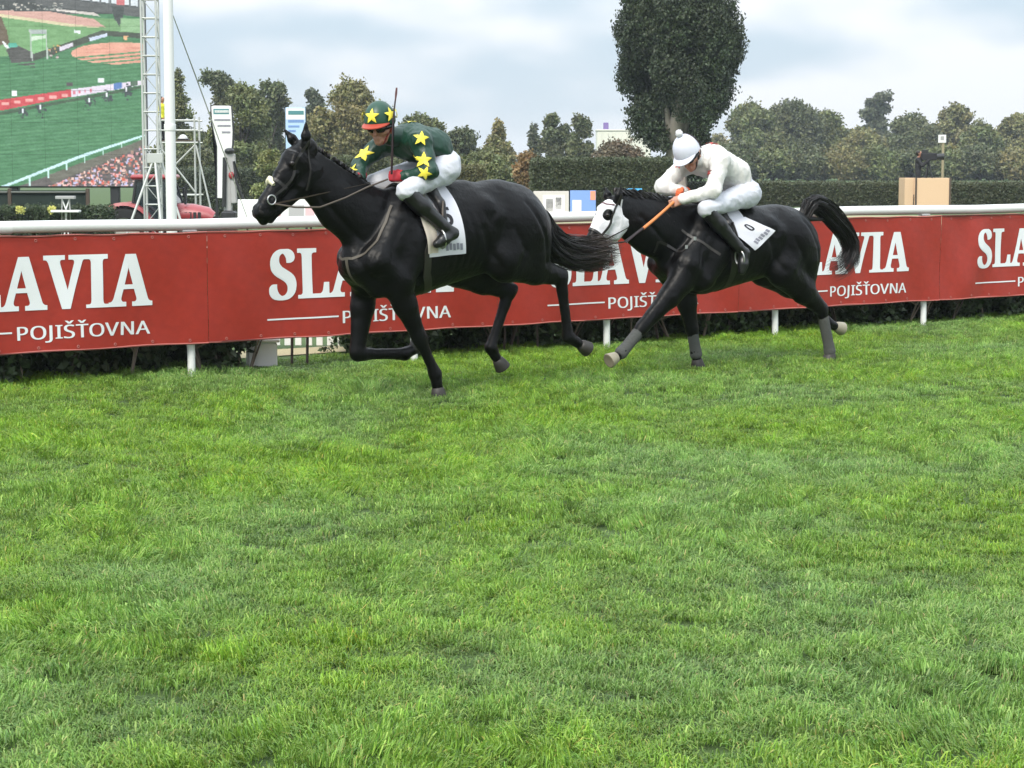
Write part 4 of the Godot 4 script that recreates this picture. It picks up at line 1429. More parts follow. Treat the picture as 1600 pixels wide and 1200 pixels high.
# a rider: joints in the horse's axes. "near" is the left side
func rider(origin: Vector3, seat: Vector3, j: Dictionary, w: Dictionary, label: String) -> Node3D:
	var at := origin + Vector3(-cos(RUN), 0, sin(RUN)) * seat.x + Vector3.UP * seat.y
	var t := thing("person", label, "person", at, PI + RUN, "")
	var off := -seat
	var torso := []
	chain(torso, j.spine, [0.105, 0.115, 0.125], 1.30, 0.05)
	var arms := []
	for s in ["near", "off"]:
		var a: Array = j[s + "_arm"]
		torso.append(Bone.new(j.spine[2], a[0], 0.10, 0.07, 1.0, 0.05))
		chain(arms, a.slice(0, 3), [0.062, 0.045, 0.029], 1.0, 0.03)
	var legs := []
	for s in ["near", "off"]:
		var l: Array = j[s + "_leg"]
		legs.append(Bone.new(j.spine[0] + Vector3(-0.03, -0.02, l[0].z * 0.6), l[0], 0.105, 0.105, 1.0, 0.05))
		chain(legs, l.slice(0, 2), [0.10, 0.062], 1.0, 0.04)
	var calves := []
	for s in ["near", "off"]:
		var l: Array = j[s + "_leg"]
		calves.append(Bone.new(l[1], l[1].lerp(l[2], 0.4), 0.055, 0.058, 1.0, 0.03))
		calves.append(Bone.new(l[1].lerp(l[2], 0.4), l[2], 0.056, 0.036, 1.0, 0.03))
		calves.append(Bone.new(l[2].lerp(l[3], 0.1), l[3], 0.034, 0.036, 1.0, 0.02))
		calves.append(Bone.new(l[3], l[3].lerp(l[4], 0.6), 0.037, 0.036, 1.0, 0.02))
		calves.append(Bone.new(l[3].lerp(l[4], 0.6), l[4], 0.036, 0.024, 1.0, 0.02))
	var c: Vector3 = j.head
	var up: Vector3 = j.crown
	var f: Vector3 = j.look.normalized()
	var sd := f.cross(up).normalized()
	var u := sd.cross(f)
	var face := face_bones(c, f, up)
	var neck := [Bone.new(j.spine[2] + (c - j.spine[2]) * 0.35, c - u * 0.06 - f * 0.02, 0.062, 0.056, 1.0, 0.03)]
	var hands := []
	var near: Array = j.near_arm
	var far: Array = j.off_arm
	var near_hand := []
	var off_hand := []
	hand(near_hand, near[2], near[3], Vector3(0, 1, 0.3), Vector3(0, -0.2, 1))
	hand(off_hand, far[2], far[3], Vector3(0, 1, -0.3), Vector3(0, -0.2, -1))
	var body := Shape.new()
	skin(body, torso + arms + legs + calves + neck, 0.015)
	skin(body, face + neck, 0.006)
	skin(body, near_hand, 0.0045)
	skin(body, off_hand, 0.0045)
	put("body", body.smooth(), mats.skin, t, off)
	for z in [-1.0, 1.0]:
		var e := Shape.new()
		e.ball(c + f * 0.074 + u * 0.008 + sd * 0.032 * z, Vector3.ONE * 0.013)
		put("eye", e, mats.eye, t, off)
	var silks: Array = grown(torso + arms, 0.013)
	var jacket := Shape.new()
	skin(jacket, silks, 0.0125)
	put("jacket", rumple(jacket, 21, 6.0, 0.015, Vector3(1, 0.6, 1)), w.silk, t, off)
	var collar := Shape.new()
	skin(collar, [Bone.new(neck[0].b0, neck[0].b0.lerp(neck[0].b1, 0.62), 0.078, 0.070, 1.0, 0.02)], 0.01)
	put("collar", collar.smooth(), w.collar, t, off)
	var breeches := Shape.new()
	skin(breeches, grown(legs, 0.010) + [Bone.new(j.spine[0], j.spine[0].lerp(j.spine[1], 0.3), 0.11, 0.11, 1.3, 0.04)], 0.0125)
	put("breeches", rumple(breeches, 22, 6.0, 0.008, Vector3(1, 1.5, 1)), w.breeches, t, off)
	var boots := [Shape.new(), Shape.new()]
	for k in 2:
		skin(boots[k], grown(calves.slice(k * 5, k * 5 + 5), 0.009), 0.011)
		put("boot", rumple(boots[k], 23 + k, 12.0, 0.003), w.boots, t, off)
	if w.has("gloves"):
		for hb in [near_hand, off_hand]:
			if hb == near_hand and not w.gloves[0]: continue
			var glove := Shape.new()
			var wrist: Vector3 = hb[0].b0
			skin(glove, grown(hb, 0.003) + [Bone.new(wrist - (hb[0].b1 - wrist) * 1.3, wrist, 0.040, 0.034, 1.0, 0.01)], 0.005)
			put("glove", glove.smooth(), w.gloves[1], t, off)
	var strap_bones := face + neck
	strap(t, "chin_strap", [c + sd * 0.11 + u * 0.02, c + sd * 0.09 - u * 0.05 + f * 0.02, c - u * 0.13 + f * 0.04, c - sd * 0.09 - u * 0.05 + f * 0.02, c - sd * 0.11 + u * 0.02], 0.016, w.chin, strap_bones).position = off
	var hair := Shape.new()
	skin(hair, [Bone.new(c - f * 0.045 + u * 0.0, c - f * 0.04 - u * 0.03, 0.082, 0.072, 1.0, 0.02)], 0.009)
	put("hair", rumple(hair, 30, 40.0, 0.006), mats.rider_hair, t, off)
	var lens := Shape.new()
	for z in [-1.0, 1.0]: lens.ball(c + f * 0.070 + u * 0.010 + sd * 0.032 * z, Vector3(0.047, 0.037, 0.036), Basis(sd, u, -f), 10, 14)
	lens.tube([c + sd * 0.094 + u * 0.022 - f * 0.01, c + sd * 0.078 + u * 0.014 + f * 0.045, c + sd * 0.06 + u * 0.012 + f * 0.068], [0.015, 0.018, 0.02], 8)
	lens.tube([c - sd * 0.094 + u * 0.022 - f * 0.01, c - sd * 0.078 + u * 0.014 + f * 0.045, c - sd * 0.06 + u * 0.012 + f * 0.068], [0.015, 0.018, 0.02], 8)
	put("goggles", lens, w.goggles, t, off)
	var dome := helmet(t, off, c + u * 0.045, f, up, w.helmet, w.peak)
	if w.has("stars"):
		for q in w.stars:
			var patch := Shape.new()
			star(patch, q[0], q[1], Vector3.UP, q[2], silks, 0.016, q[3])
			put("patch", patch, w.patch, t, off)
		for q in w.cap_stars:
			var patch := Shape.new()
			var d: Vector3 = (f * q[0] + sd * q[1] + u * q[2]).normalized()
			star(patch, dome[0].b0 + d * 0.12, d, u, q[3], dome, 0.014, 0.0)
			put("helmet_star", patch, w.patch, t, off)
	return t


func riders() -> void:
	var view := Vector3(0.6, 0.0, -0.8)          # the side on which the eye stands
	var green := {
		"silk": mats.green_silk, "collar": mats.green_silk, "breeches": mats.breeches, "boots": mats.boots, "gloves": [true, mats.red_glove], "chin": mats.red_strap, "goggles": mats.goggles, "helmet": mats.green_cap, "peak": mats.red_peak, "patch": mats.yellow,
		"stars": [[Vector3(0.236, 1.982, -0.24), Vector3(0.35, 0.25, -1), 0.062, 0.2], [Vector3(0.249, 1.829, -0.3), Vector3(0.3, 0.1, -1), 0.064, 0.1], [Vector3(0.251, 1.733, -0.32), Vector3(0.5, -0.2, -1), 0.058, 0.4], [Vector3(0.422, 1.878, 0.2), Vector3(1, 0.1, -0.25), 0.066, 0.2], [Vector3(0.451, 1.732, 0.22), Vector3(1, 0.1, -0.25), 0.066, 0.3], [Vector3(0.154, 2.101, 0.02), Vector3(0.1, 1, -0.5), 0.06, 0.0]],
		"cap_stars": [[1.0, -0.02, 0.22, 0.062], [0.45, -0.95, 0.25, 0.060], [0.45, 0.95, 0.25, 0.060], [-0.5, -0.8, 0.3, 0.06], [-0.5, 0.8, 0.3, 0.06], [-1.0, 0, 0.3, 0.06]],
	}
	var a := {
		"spine": [Vector3(-0.09, 1.82, 0), Vector3(-0.03, 1.93, 0), Vector3(0.15, 1.965, 0)],
		"near_arm": [Vector3(0.20, 1.97, -0.20), Vector3(0.19, 1.745, -0.30), Vector3(0.311, 1.704, -0.15), Vector3(0.37, 1.709, -0.1)],
		"off_arm": [Vector3(0.28, 1.955, 0.19), Vector3(0.46, 1.80, 0.25), Vector3(0.538, 1.699, 0.13), Vector3(0.615, 1.67, 0.09)],
		"near_leg": [Vector3(-0.07, 1.76, -0.12), Vector3(0.38, 1.595, -0.26), Vector3(0.08, 1.33, -0.325), Vector3(0.0, 1.275, -0.33), Vector3(0.155, 1.20, -0.345)],
		"off_leg": [Vector3(-0.07, 1.76, 0.12), Vector3(0.34, 1.645, 0.26), Vector3(0.08, 1.33, 0.325), Vector3(0.0, 1.275, 0.33), Vector3(0.155, 1.20, 0.345)],
		"head": Vector3(0.43, 2.065, 0.0), "look": Vector3(0.86, -0.16, -0.50), "crown": Vector3(0.12, 1, -0.06),
	}
	var jockey := rider(Vector3(-0.647, 0, -15.83), Vector3(0.0, 1.74, 0), a, green, "jockey in green silks with yellow stars and a star-patterned helmet, crouched on the leading horse")
	for q in [[Vector3(0.076, 1.742, -0.2), Vector3(0.028, 1.756, -0.2)], [Vector3(0.058, 1.708, -0.2), Vector3(0.005, 1.723, -0.2)], [Vector3(0.035, 1.679, -0.2), Vector3(-0.013, 1.693, -0.2)]]:
		var hip := [Bone.new(Vector3(-0.10, 1.80, -0.07), Vector3(-0.07, 1.76, -0.12), 0.118, 0.118, 1.0, 0.05)]
		strap(jockey, "printed_mark", q, 0.020, mats.ink, hip, 0.012).position = -Vector3(0.0, 1.74, 0)
	var white := {
		"silk": mats.white_silk, "collar": mats.white_silk, "breeches": mats.breeches, "boots": mats.boots, "gloves": [false, mats.orange_glove], "chin": mats.dark_strap, "goggles": mats.goggles, "helmet": mats.white_cap, "peak": mats.white_cap, "patch": mats.red_patch,
		"stars": [[Vector3(0.226, 1.756, -0.27), Vector3(0.3, 0.3, -1), 0.030, 0.2], [Vector3(0.204, 1.783, 0.16), Vector3(1, 0.4, -0.4), 0.034, 0.1], [Vector3(-0.039, 1.967, 0), Vector3(0.0, 1, -0.4), 0.07, 0.4], [Vector3(-0.214, 1.901, 0), Vector3(-0.3, 1, -0.5), 0.04, 0.2]],
		"cap_stars": [],
	}
	var b := {
		"spine": [Vector3(-0.38, 1.56, 0), Vector3(-0.27, 1.715, 0), Vector3(-0.02, 1.825, 0)],
		"near_arm": [Vector3(0.05, 1.82, -0.20), Vector3(0.20, 1.575, -0.28), Vector3(0.412, 1.495, -0.13), Vector3(0.491, 1.462, -0.08)],
		"off_arm": [Vector3(0.10, 1.80, 0.19), Vector3(0.33, 1.60, 0.23), Vector3(0.22, 1.556, 0.08), Vector3(0.349, 1.541, 0.05)],
		"near_leg": [Vector3(-0.34, 1.53, -0.115), Vector3(0.27, 1.415, -0.265), Vector3(-0.045, 1.095, -0.325), Vector3(-0.125, 1.03, -0.33), Vector3(-0.085, 0.875, -0.345)],
		"off_leg": [Vector3(-0.34, 1.53, 0.115), Vector3(0.27, 1.43, 0.265), Vector3(-0.045, 1.095, 0.325), Vector3(-0.125, 1.03, 0.33), Vector3(-0.085, 0.875, 0.345)],
		"head": Vector3(0.225, 1.865, 0.0), "look": Vector3(0.80, -0.58, -0.30), "crown": Vector3(0.55, 0.85, -0.05),
	}
	var t := rider(Vector3(1.718, 0, -17.975), Vector3(-0.15, 1.50, 0), b, white, "jockey in white silks and white bobble helmet, bent over the horse with the white hood")
	var f: Vector3 = b.look.normalized()
	var sd := f.cross(b.crown).normalized()
	var u := sd.cross(f)
	var pom := Shape.new()
	pom.ball(Vector3.ZERO, Vector3.ONE * 0.036, Basis.IDENTITY, 10, 14)
	put("pompom", rumple(pom, 2, 60.0, 0.008), mats.white_cloth, t, b.head + u * 0.235 - Vector3(-0.15, 1.50, 0))
	var band := Shape.new()
	var arc := []
	for i in 11:
		var w := lerpf(-1.75, 1.75, i / 10.0)
		arc.append(b.head + u * 0.06 - f * 0.055 + (u * cos(w) * 0.140 + sd * sin(w) * 0.113))
	band.tube(arc, [0.005], 6)
	put("helmet_band", band, mats.dark_strap, t, Vector3(0.15, -1.50, 0))
	# the whips
	var whip := thing("riding_whip", "dark whip with reddish tip held upright in the green jockey's red glove", "whip", Vector3(-0.647, 0, -15.83), PI + RUN)
	var shaft := Shape.new()
	shaft.tube([Vector3(0.419, 1.723, -0.13), Vector3(0.431, 1.914, -0.16), Vector3(0.417, 2.115, -0.15), Vector3(0.387, 2.282, -0.14)], [0.009, 0.0075, 0.0065, 0.006], 8)
	put("shaft", shaft, mats.dark_strap, whip)
	var tip := Shape.new()
	tip.tube([Vector3(0.387, 2.272, -0.14), Vector3(0.381, 2.32, -0.14), Vector3(0.375, 2.367, -0.14)], [0.007, 0.013, 0.010], 8, 0.5)
	put("flap", tip, mats.brown_strap, whip)
	var whip2 := thing("riding_whip", "whip with orange handle pointing down along the second horse's neck", "whip", Vector3(1.718, 0, -17.975), PI + RUN)
	var grip := Shape.new()
	grip.tube([Vector3(0.495, 1.473, -0.1), Vector3(0.615, 1.415, -0.14), Vector3(0.787, 1.332, -0.19), Vector3(0.923, 1.26, -0.21)], [0.013, 0.013, 0.014, 0.014], 8)
	put("handle", grip, mats.orange, whip2)
	var rod := Shape.new()
	rod.tube([Vector3(0.923, 1.26, -0.21), Vector3(1.014, 1.208, -0.21), Vector3(1.103, 1.145, -0.2)], [0.010, 0.009, 0.008], 8)
	put("shaft", rod, mats.dark_strap, whip2)


# ---------------------------------------------------------------- the rail, its banners and what grows behind it
func along_rail(s: float, y: float, out := 0.0) -> Vector3:      # s metres along the rail, out metres towards the track
	return Vector3(-2.728 + s * cos(RUN) + out * sin(RUN), y, -17.412 - s * sin(RUN) + out * cos(RUN))


func rail() -> void:
	var t := thing("rail", "long white tubular running rail on white posts above the red banners", "running rail", along_rail(4.6, 0.0))
	var base := along_rail(4.6, 0.0)
	var m := Shape.new()
	var path := []
	for i in 30: path.append(along_rail(-9.0 + i * 1.0, 1.29 + 0.006 * sin(i * 1.9), -0.02) - base)
	m.tube(path, [0.05], 14)
	put("tube", m, mats.rail_white, t)
	for k in 6:
		var sl := Shape.new()
		sl.tube([along_rail(-6.3 + k * 4.58, 1.29, -0.02) - base, along_rail(-6.18 + k * 4.58, 1.29, -0.02) - base], [0.0535], 14)
		put("sleeve", sl, mats.rail_white, t)
	for k in range(-3, 8):
		var s := k * 2.29 - 0.01
		var p := Shape.new()
		p.tube([along_rail(s, -0.05) - base, along_rail(s, 1.10, -0.02) - base, along_rail(s, 1.25, -0.03) - base], [0.034], 12)
		put("post", p, mats.rail_white, t)
		var b := Shape.new()
		b.at_box(along_rail(s, 1.236, -0.025) - base, Vector3(0.14, 0.02, 0.07), 0.006, RUN)
		put("bracket", b, mats.rail_white, t)


func banner_point(s: float, y: float, proud: float) -> Vector3:
	var h := (y - 0.28) / 0.95
	var w := 0.014 * sin(s * 2.1 + h * 1.3) + 0.010 * sin(s * 5.3 - h * 3.0 + 1.0) * (1.0 - 0.5 * h) + 0.004 * sin(s * 11.0 + h * 7.0)
	w += 0.016 * exp(-pow((s - 5.9) / 0.22, 2.0)) * sin(h * 5.0 + s * 6.0) + 0.014 * exp(-pow((s - 9.9) / 0.3, 2.0)) * sin(h * 4.0 - s * 7.0)
	return along_rail(s, y, 0.062 + w + proud)


func banners() -> void:
	var serif := letters("SLAVIA", "Droid Serif", true)
	var sans := letters("POJIŠŤOVNA", "Droid Sans", false)
	var said := ["at the left edge, its last letters in full view", "behind the leading horse's chest and legs", "between the two horses", "behind the second horse's tail", "at the right edge, only its first letters seen"]
	for k in 5:
		var s0 := 0.116 + (k - 1) * 3.07
		var mid := along_rail(s0 + 1.535, 0.28, 0.06)
		var t := thing("banner", "red rail banner with white lettering, " + said[k], "banner", mid, 0.0, "red banners along the rail")
		var cloth := Shape.new()
		var onto := func(q: Vector2) -> Vector3: return banner_point(s0 + 0.002 + q.x * 3.066, 0.285 + q.y * 0.94 - 0.004 * sin(q.x * 21.0) * (1.0 - q.y) - 0.008 * pow(sin(q.x * 15.7), 2.0) * q.y, 0.0) - mid
		sheet(cloth, onto, 120, 22)
		put("cloth", cloth, mats.banner_red, t)
		var hem := Shape.new()
		for e in [0.0, 1.0]:
			var path := []
			for i in 61: path.append(onto.call(Vector2(i / 60.0, e)))
			hem.tube(path, [0.007], 6)
		put("hem", hem, mats.banner_hem, t)
		var print_on := func(q: Vector2) -> Vector3: return banner_point(s0 + q.x, q.y, 0.004) - mid
		var bold := func(q: Vector2, dx: float, up: float) -> Vector3: return banner_point(s0 + q.x + dx, q.y, up) - mid
		var word := Shape.new()
		for e in 3: lay_print(word, serif[0], Rect2(0.612, 0.614, 1.935, 0.448), 0.12, func(q: Vector2) -> Vector3: return bold.call(q, (e - 1) * 0.012, 0.004 + e * 0.0007))
		put("lettering", word, mats.print_white, t)
		var small := Shape.new()
		for e in 2: lay_print(small, sans[0], Rect2(1.355, 0.357, 1.177, 0.172), 0.12, func(q: Vector2) -> Vector3: return bold.call(q, (e - 0.5) * 0.006, 0.004 + e * 0.0007))
		put("lettering", small, mats.print_white, t)
		var line := Shape.new()
		lay_print(line, bar(0, 0, 1, 1), Rect2(0.578, 0.443, 0.730, 0.014), 0.12, print_on)
		put("printed_line", line, mats.print_white, t)
		for q in 9:
			for e in [0.03, 0.965]:
				var ring := Shape.new()
				var c: Vector3 = onto.call(Vector2((q + 0.5) / 9.0, e))
				ring.lathe(Transform3D(Basis(Vector3.UP, RUN) * Basis(Vector3.RIGHT, PI / 2), c + Vector3(sin(RUN), 0, cos(RUN)) * 0.003), [Vector2(0.006, 0.0), Vector2(0.008, 0.003), Vector2(0.012, 0.003), Vector2(0.014, 0.0)], 10)
				put("eyelet", ring, mats.banner_hem, t)


func rail_hedge() -> void:
	var bushy := leaf_clump(12, 0.085, 0.075, 41, 0.1, 0.55)
	var n := 0
	for part in [[-6.5, 0.70, "dark leafy hedge with bare pale stems under the banner at the left"], [2.05, 14.5, "dark leafy hedge under the banners behind the two horses, running to the right"]]:
		var mid := along_rail((part[0] + part[1]) / 2.0, 0.0, -0.75)
		var t := thing("rail_hedge", part[2], "hedge", mid, 0.0, "hedge behind the rail")
		var where := []
		var tints := []
		var length: float = part[1] - part[0]
		for i in int(length * 620):
			var s := rng.randf_range(part[0], part[1])
			var low := rng.randf() < 0.6
			var y := rng.randf_range(0.02, 0.45) if low else rng.randf_range(0.35, 1.02)
			var out := rng.randf_range(-1.25, -0.28) + (0.14 * sin(s * 3.1) if low else 0.0)
			if y < 0.32 and sin(s * 9.0) + sin(s * 4.3 + 1.0) > 0.75 and out > -0.7: continue
			where.append(Transform3D(random_turn().scaled(Vector3.ONE * rng.randf_range(0.7, 1.4)), along_rail(s, y, out) - mid))
			var k := rng.randf_range(0.55, 1.4)
			tints.append(Color(0.048 * k, 0.078 * k, 0.030 * k))
		scatter("foliage", bushy, mats.leaf, where, tints, t)
		for i in int(length * 2.6):
			var s := rng.randf_range(part[0], part[1])
			var out := rng.randf_range(-0.42, -0.2)
			var p := along_rail(s, -0.02, out) - mid
			var d := Vector3(rng.randf_range(-0.18, 0.18), 0.0, rng.randf_range(-0.1, 0.1))
			var m := Shape.new()
			var q := p + Vector3.UP * 0.22 + d * 0.5
			m.tube([p, q, p + Vector3.UP * 0.6 + d * 2.0], [0.012, 0.010, 0.006], 6)
			if rng.randf() < 0.6: m.tube([q, q + Vector3(-d.x * 1.5 + 0.04, 0.12, 0.02), q + Vector3(-d.x * 2.0 + 0.1, 0.3, 0.04)], [0.008, 0.006, 0.004], 5)
			put("stem", m, mats.pale_bark if rng.randf() < 0.6 else mats.bark, t)
	# the opening between the two hedges
	var box_ := thing("planter_box", "small white box planter behind the rail, left of the gap in the hedge", "planter", Vector3(-2.24, 0, -18.245))
	var m := Shape.new()
	m.at_box(Vector3(0, 0.11, 0), Vector3(0.26, 0.22, 0.26), 0.012, 0.2)
	put("box", m, mats.white_paint, box_)
	var cap := Shape.new()
	cap.at_box(Vector3(0, 0.236, 0), Vector3(0.30, 0.03, 0.30), 0.008, 0.2)
	put("lid", cap, mats.white_paint, box_)
	var f := thing("picket_fence", "low white picket fence in the gap between the hedges, behind the leading horse's forelegs", "fence", Vector3(-1.64, 0, -20.108))
	var base := Vector3(-1.64, 0, -20.108)
	for i in 16:
		var p := base + Vector3(-0.78 + i * 0.105, 0, 0)
		var k := Shape.new()
		k.at_box(p - base + Vector3(0, 0.24, 0), Vector3(0.062, 0.44, 0.018), 0.004)
		k.tri(p - base + Vector3(-0.031, 0.46, 0.009), p - base + Vector3(0.031, 0.46, 0.009), p - base + Vector3(0, 0.50, 0.009))
		put("picket", k, mats.white_paint, f)
	for y in [0.14, 0.36]:
		var r := Shape.new()
		r.at_box(Vector3(0.0, y, -0.022), Vector3(1.75, 0.05, 0.02), 0.004)
		put("crossbar", r, mats.white_paint, f)
	for q in [[Vector3(-1.983, 0, -18.362), 0.62], [Vector3(-1.845, 0, -18.362), 0.7]]:
		var sap := thing("sapling", "thin bare sapling stem in the gap of the hedge, " + ("left one" if q[1] < 0.65 else "right one"), "sapling", q[0], 0.0, "saplings in the gap")
		var s := Shape.new()
		s.tube([Vector3.ZERO, Vector3(0.01, 0.3, 0), Vector3(0.0, q[1], 0.02)], [0.012, 0.010, 0.006], 6)
		put("stem", s, mats.bark, sap)


# ---------------------------------------------------------------- the infield
func screen_and_tower() -> void:
	var z := -70.0
	var x1 := -12.462
	var y0 := 1.042
	var w := 768.0 / 1.86 * 70.0 / 3200.0
	var h := 640.0 / 1.86 * 70.0 / 3200.0
	var t := thing("led_screen", "huge outdoor LED screen showing a race filmed from above", "screen", Vector3(x1 - w / 2.0, land(x1, z), z))
	var base := t.position
	var cab := Shape.new()
	cab.at_box(Vector3(0, y0 + h / 2.0 - base.y, -0.22), Vector3(w + 0.1, h + 0.1, 0.40), 0.03)
	put("cabinet", cab, mats.dark_metal, t)
	var nx := 8
	var ny := 7
	for j in ny:
		for i in nx:
			var m := Shape.new()
			m.mapped = true
			var a := Vector2(float(i) / nx, float(j) / ny)
			var b := Vector2(float(i + 1) / nx, float(j + 1) / ny)
			var g := 0.003
			var v := m.vert(Vector3((a.x - 0.5) * w + g, y0 - base.y + (1.0 - b.y) * h + g, 0.004), Vector3.BACK, Vector2(a.x, b.y))
			m.vert(Vector3((b.x - 0.5) * w - g, y0 - base.y + (1.0 - b.y) * h + g, 0.004), Vector3.BACK, b)
			m.vert(Vector3((b.x - 0.5) * w - g, y0 - base.y + (1.0 - a.y) * h - g, 0.004), Vector3.BACK, Vector2(b.x, a.y))
			m.vert(Vector3((a.x - 0.5) * w + g, y0 - base.y + (1.0 - a.y) * h - g, 0.004), Vector3.BACK, a)
			m.ix.append_array([v, v + 2, v + 1, v, v + 3, v + 2])
			put("display_panel", m, mats.screen, t)
	for s in [-0.35, 0.0, 0.38]:
		var leg_ := Shape.new()
		leg_.at_box(Vector3(s * w, (y0 - base.y) / 2.0, -0.25), Vector3(0.3, y0 - base.y, 0.3), 0.02)
		put("leg", leg_, mats.dark_metal, t)
	# lattice mast
	var d := 56.0
	var at := Vector3(-9.778, land(-9.9, -56.0), -d)
	var mast := thing("lattice_mast", "silver aluminium lattice mast standing at the right edge of the big screen", "mast", at)
	var r := 0.20
	for cx in [-r, r]:
		for cz in [-r, r]:
			var c := Shape.new()
			c.tube([Vector3(cx, 0, cz), Vector3(cx, 11.0, cz)], [0.030], 8)
			put("chord", c, mats.alu, mast)
	for i in 22:
		var y := 0.2 + i * 0.5
		for q in [[Vector3(-r, y, r), Vector3(r, y, r)], [Vector3(r, y, r), Vector3(r, y, -r)], [Vector3(r, y, -r), Vector3(-r, y, -r)], [Vector3(-r, y, -r), Vector3(-r, y, r)]]:
			var c := Shape.new()
			c.tube(q, [0.018], 6)
			put("rung", c, mats.alu, mast)
		if i < 21:
			var s := 1.0 if i % 2 == 0 else -1.0
			for q in [[Vector3(-r * s, y, -r), Vector3(r * s, y + 0.5, -r)], [Vector3(r, y, -r * s), Vector3(r, y + 0.5, r * s)]]:
				var c := Shape.new()
				c.tube(q, [0.013], 6)
				put("brace", c, mats.alu, mast)
	for q in [[Vector3(0.1, 3.0, r), Vector3(-0.75, 0.5, 0.8)], [Vector3(0.1, 3.0, r), Vector3(0.5, 0, 1.2)], [Vector3(0.2, 3.0, 0), Vector3(1.2, 0, 0.4)]]:
		var c := Shape.new()
		c.tube(q, [0.035], 8)
		put("stay", c, mats.alu, mast)
	var plate := Shape.new()
	plate.at_box(Vector3(0.12, 2.95, r + 0.06), Vector3(0.42, 0.26, 0.06), 0.01)
	put("junction_box", plate, mats.alu, mast)
	# flagpole
	var fp := thing("flagpole", "tall white flagpole with a thin stay wire, in front of the mast", "flagpole", Vector3(-4.971, 0.0, -30.0))
	fp.position.y = land(fp.position.x, -30.0)
	var pole := Shape.new()
	pole.tube([Vector3.ZERO, Vector3(0, 2.35 - fp.position.y, 0), Vector3(0, 9.0, 0)], [0.080, 0.078, 0.066], 16)
	put("pole", pole, mats.rail_white, fp)
	var collar := Shape.new()
	collar.lathe(Transform3D(Basis.IDENTITY, Vector3(0, 2.327 - fp.position.y, 0)), [Vector2(0.079, -0.05), Vector2(0.088, -0.045), Vector2(0.088, 0.045), Vector2(0.077, 0.05)], 18)
	put("collar", collar, mats.rail_white, fp)
	var wire := Shape.new()
	wire.tube([Vector3(-4.92, 3.988, -30) - fp.position, Vector3(-5.042, 3.19, -33) - fp.position, Vector3(-5.288, 1.929, -38) - fp.position, Vector3(-5.683, 0.279, -45) - fp.position], [0.007], 5)
	put("stay_wire", wire, mats.steel, fp)
	# camera scaffold
	var sx := -12.935
	var sc := thing("scaffold", "open grey tube scaffold tower with a railed deck behind the flagpole", "scaffold", Vector3(sx, -1.0, -80.0))
	var deck := 2.664 + 1.0
	var wd := 0.72
	for cx in [-wd, wd]:
		for cz in [-0.6, 0.6]:
			var c := Shape.new()
			c.tube([Vector3(cx, 0, cz), Vector3(cx, deck + 0.95, cz)], [0.04], 8)
			put("upright", c, mats.alu, sc)
	for y in [0.6, 1.6, deck - 0.05, deck + 0.42, deck + 0.80]:
		for cz in [-0.6, 0.6]:
			var c := Shape.new()
			c.tube([Vector3(-wd - 0.05, y, cz), Vector3(wd + 0.12, y, cz)], [0.034], 8)
			put("ledger", c, mats.alu, sc)
	for q in [[Vector3(-wd, deck - 0.1, 0.62), Vector3(wd, 1.7, 0.62)], [Vector3(wd, deck - 0.15, 0.62), Vector3(-wd * 0.2, deck - 1.0, 0.62)], [Vector3(wd + 0.04, deck - 0.15, 0.6), Vector3(wd + 0.85, 0, 0.9)]]:
		var c := Shape.new()
		c.tube(q, [0.034], 8)
		put("brace", c, mats.alu, sc)
	for i in 5:
		var p := Shape.new()
		p.at_box(Vector3(0, deck + 0.02, -0.48 + i * 0.24), Vector3(wd * 2.0, 0.045, 0.22), 0.006)
		put("plank", p, mats.dark_wood, sc)
	var cs := thing("camera_case", "small white hooded case on the scaffold deck", "case", Vector3(sx + 0.22, -1.0 + deck + 0.045, -79.7))
	var cm := Shape.new()
	cm.ball(Vector3(0, 0.0, 0), Vector3(0.20, 0.22, 0.16), Basis.IDENTITY, 8, 14, 0.0, PI / 2)
	put("hood", cm, mats.white_paint, cs)
	var cb := Shape.new()
	cb.at_box(Vector3(0, 0.03, 0), Vector3(0.42, 0.06, 0.34), 0.01)
	put("tray", cb, mats.dark_metal, cs)
	bystander(Vector3(sx - 0.62, -1.0 + deck + 0.045, -79.9), 1.66, -0.5, mats.hi_vis, mats.dark_cloth, "person in a yellow vest standing on the scaffold beside the mast")


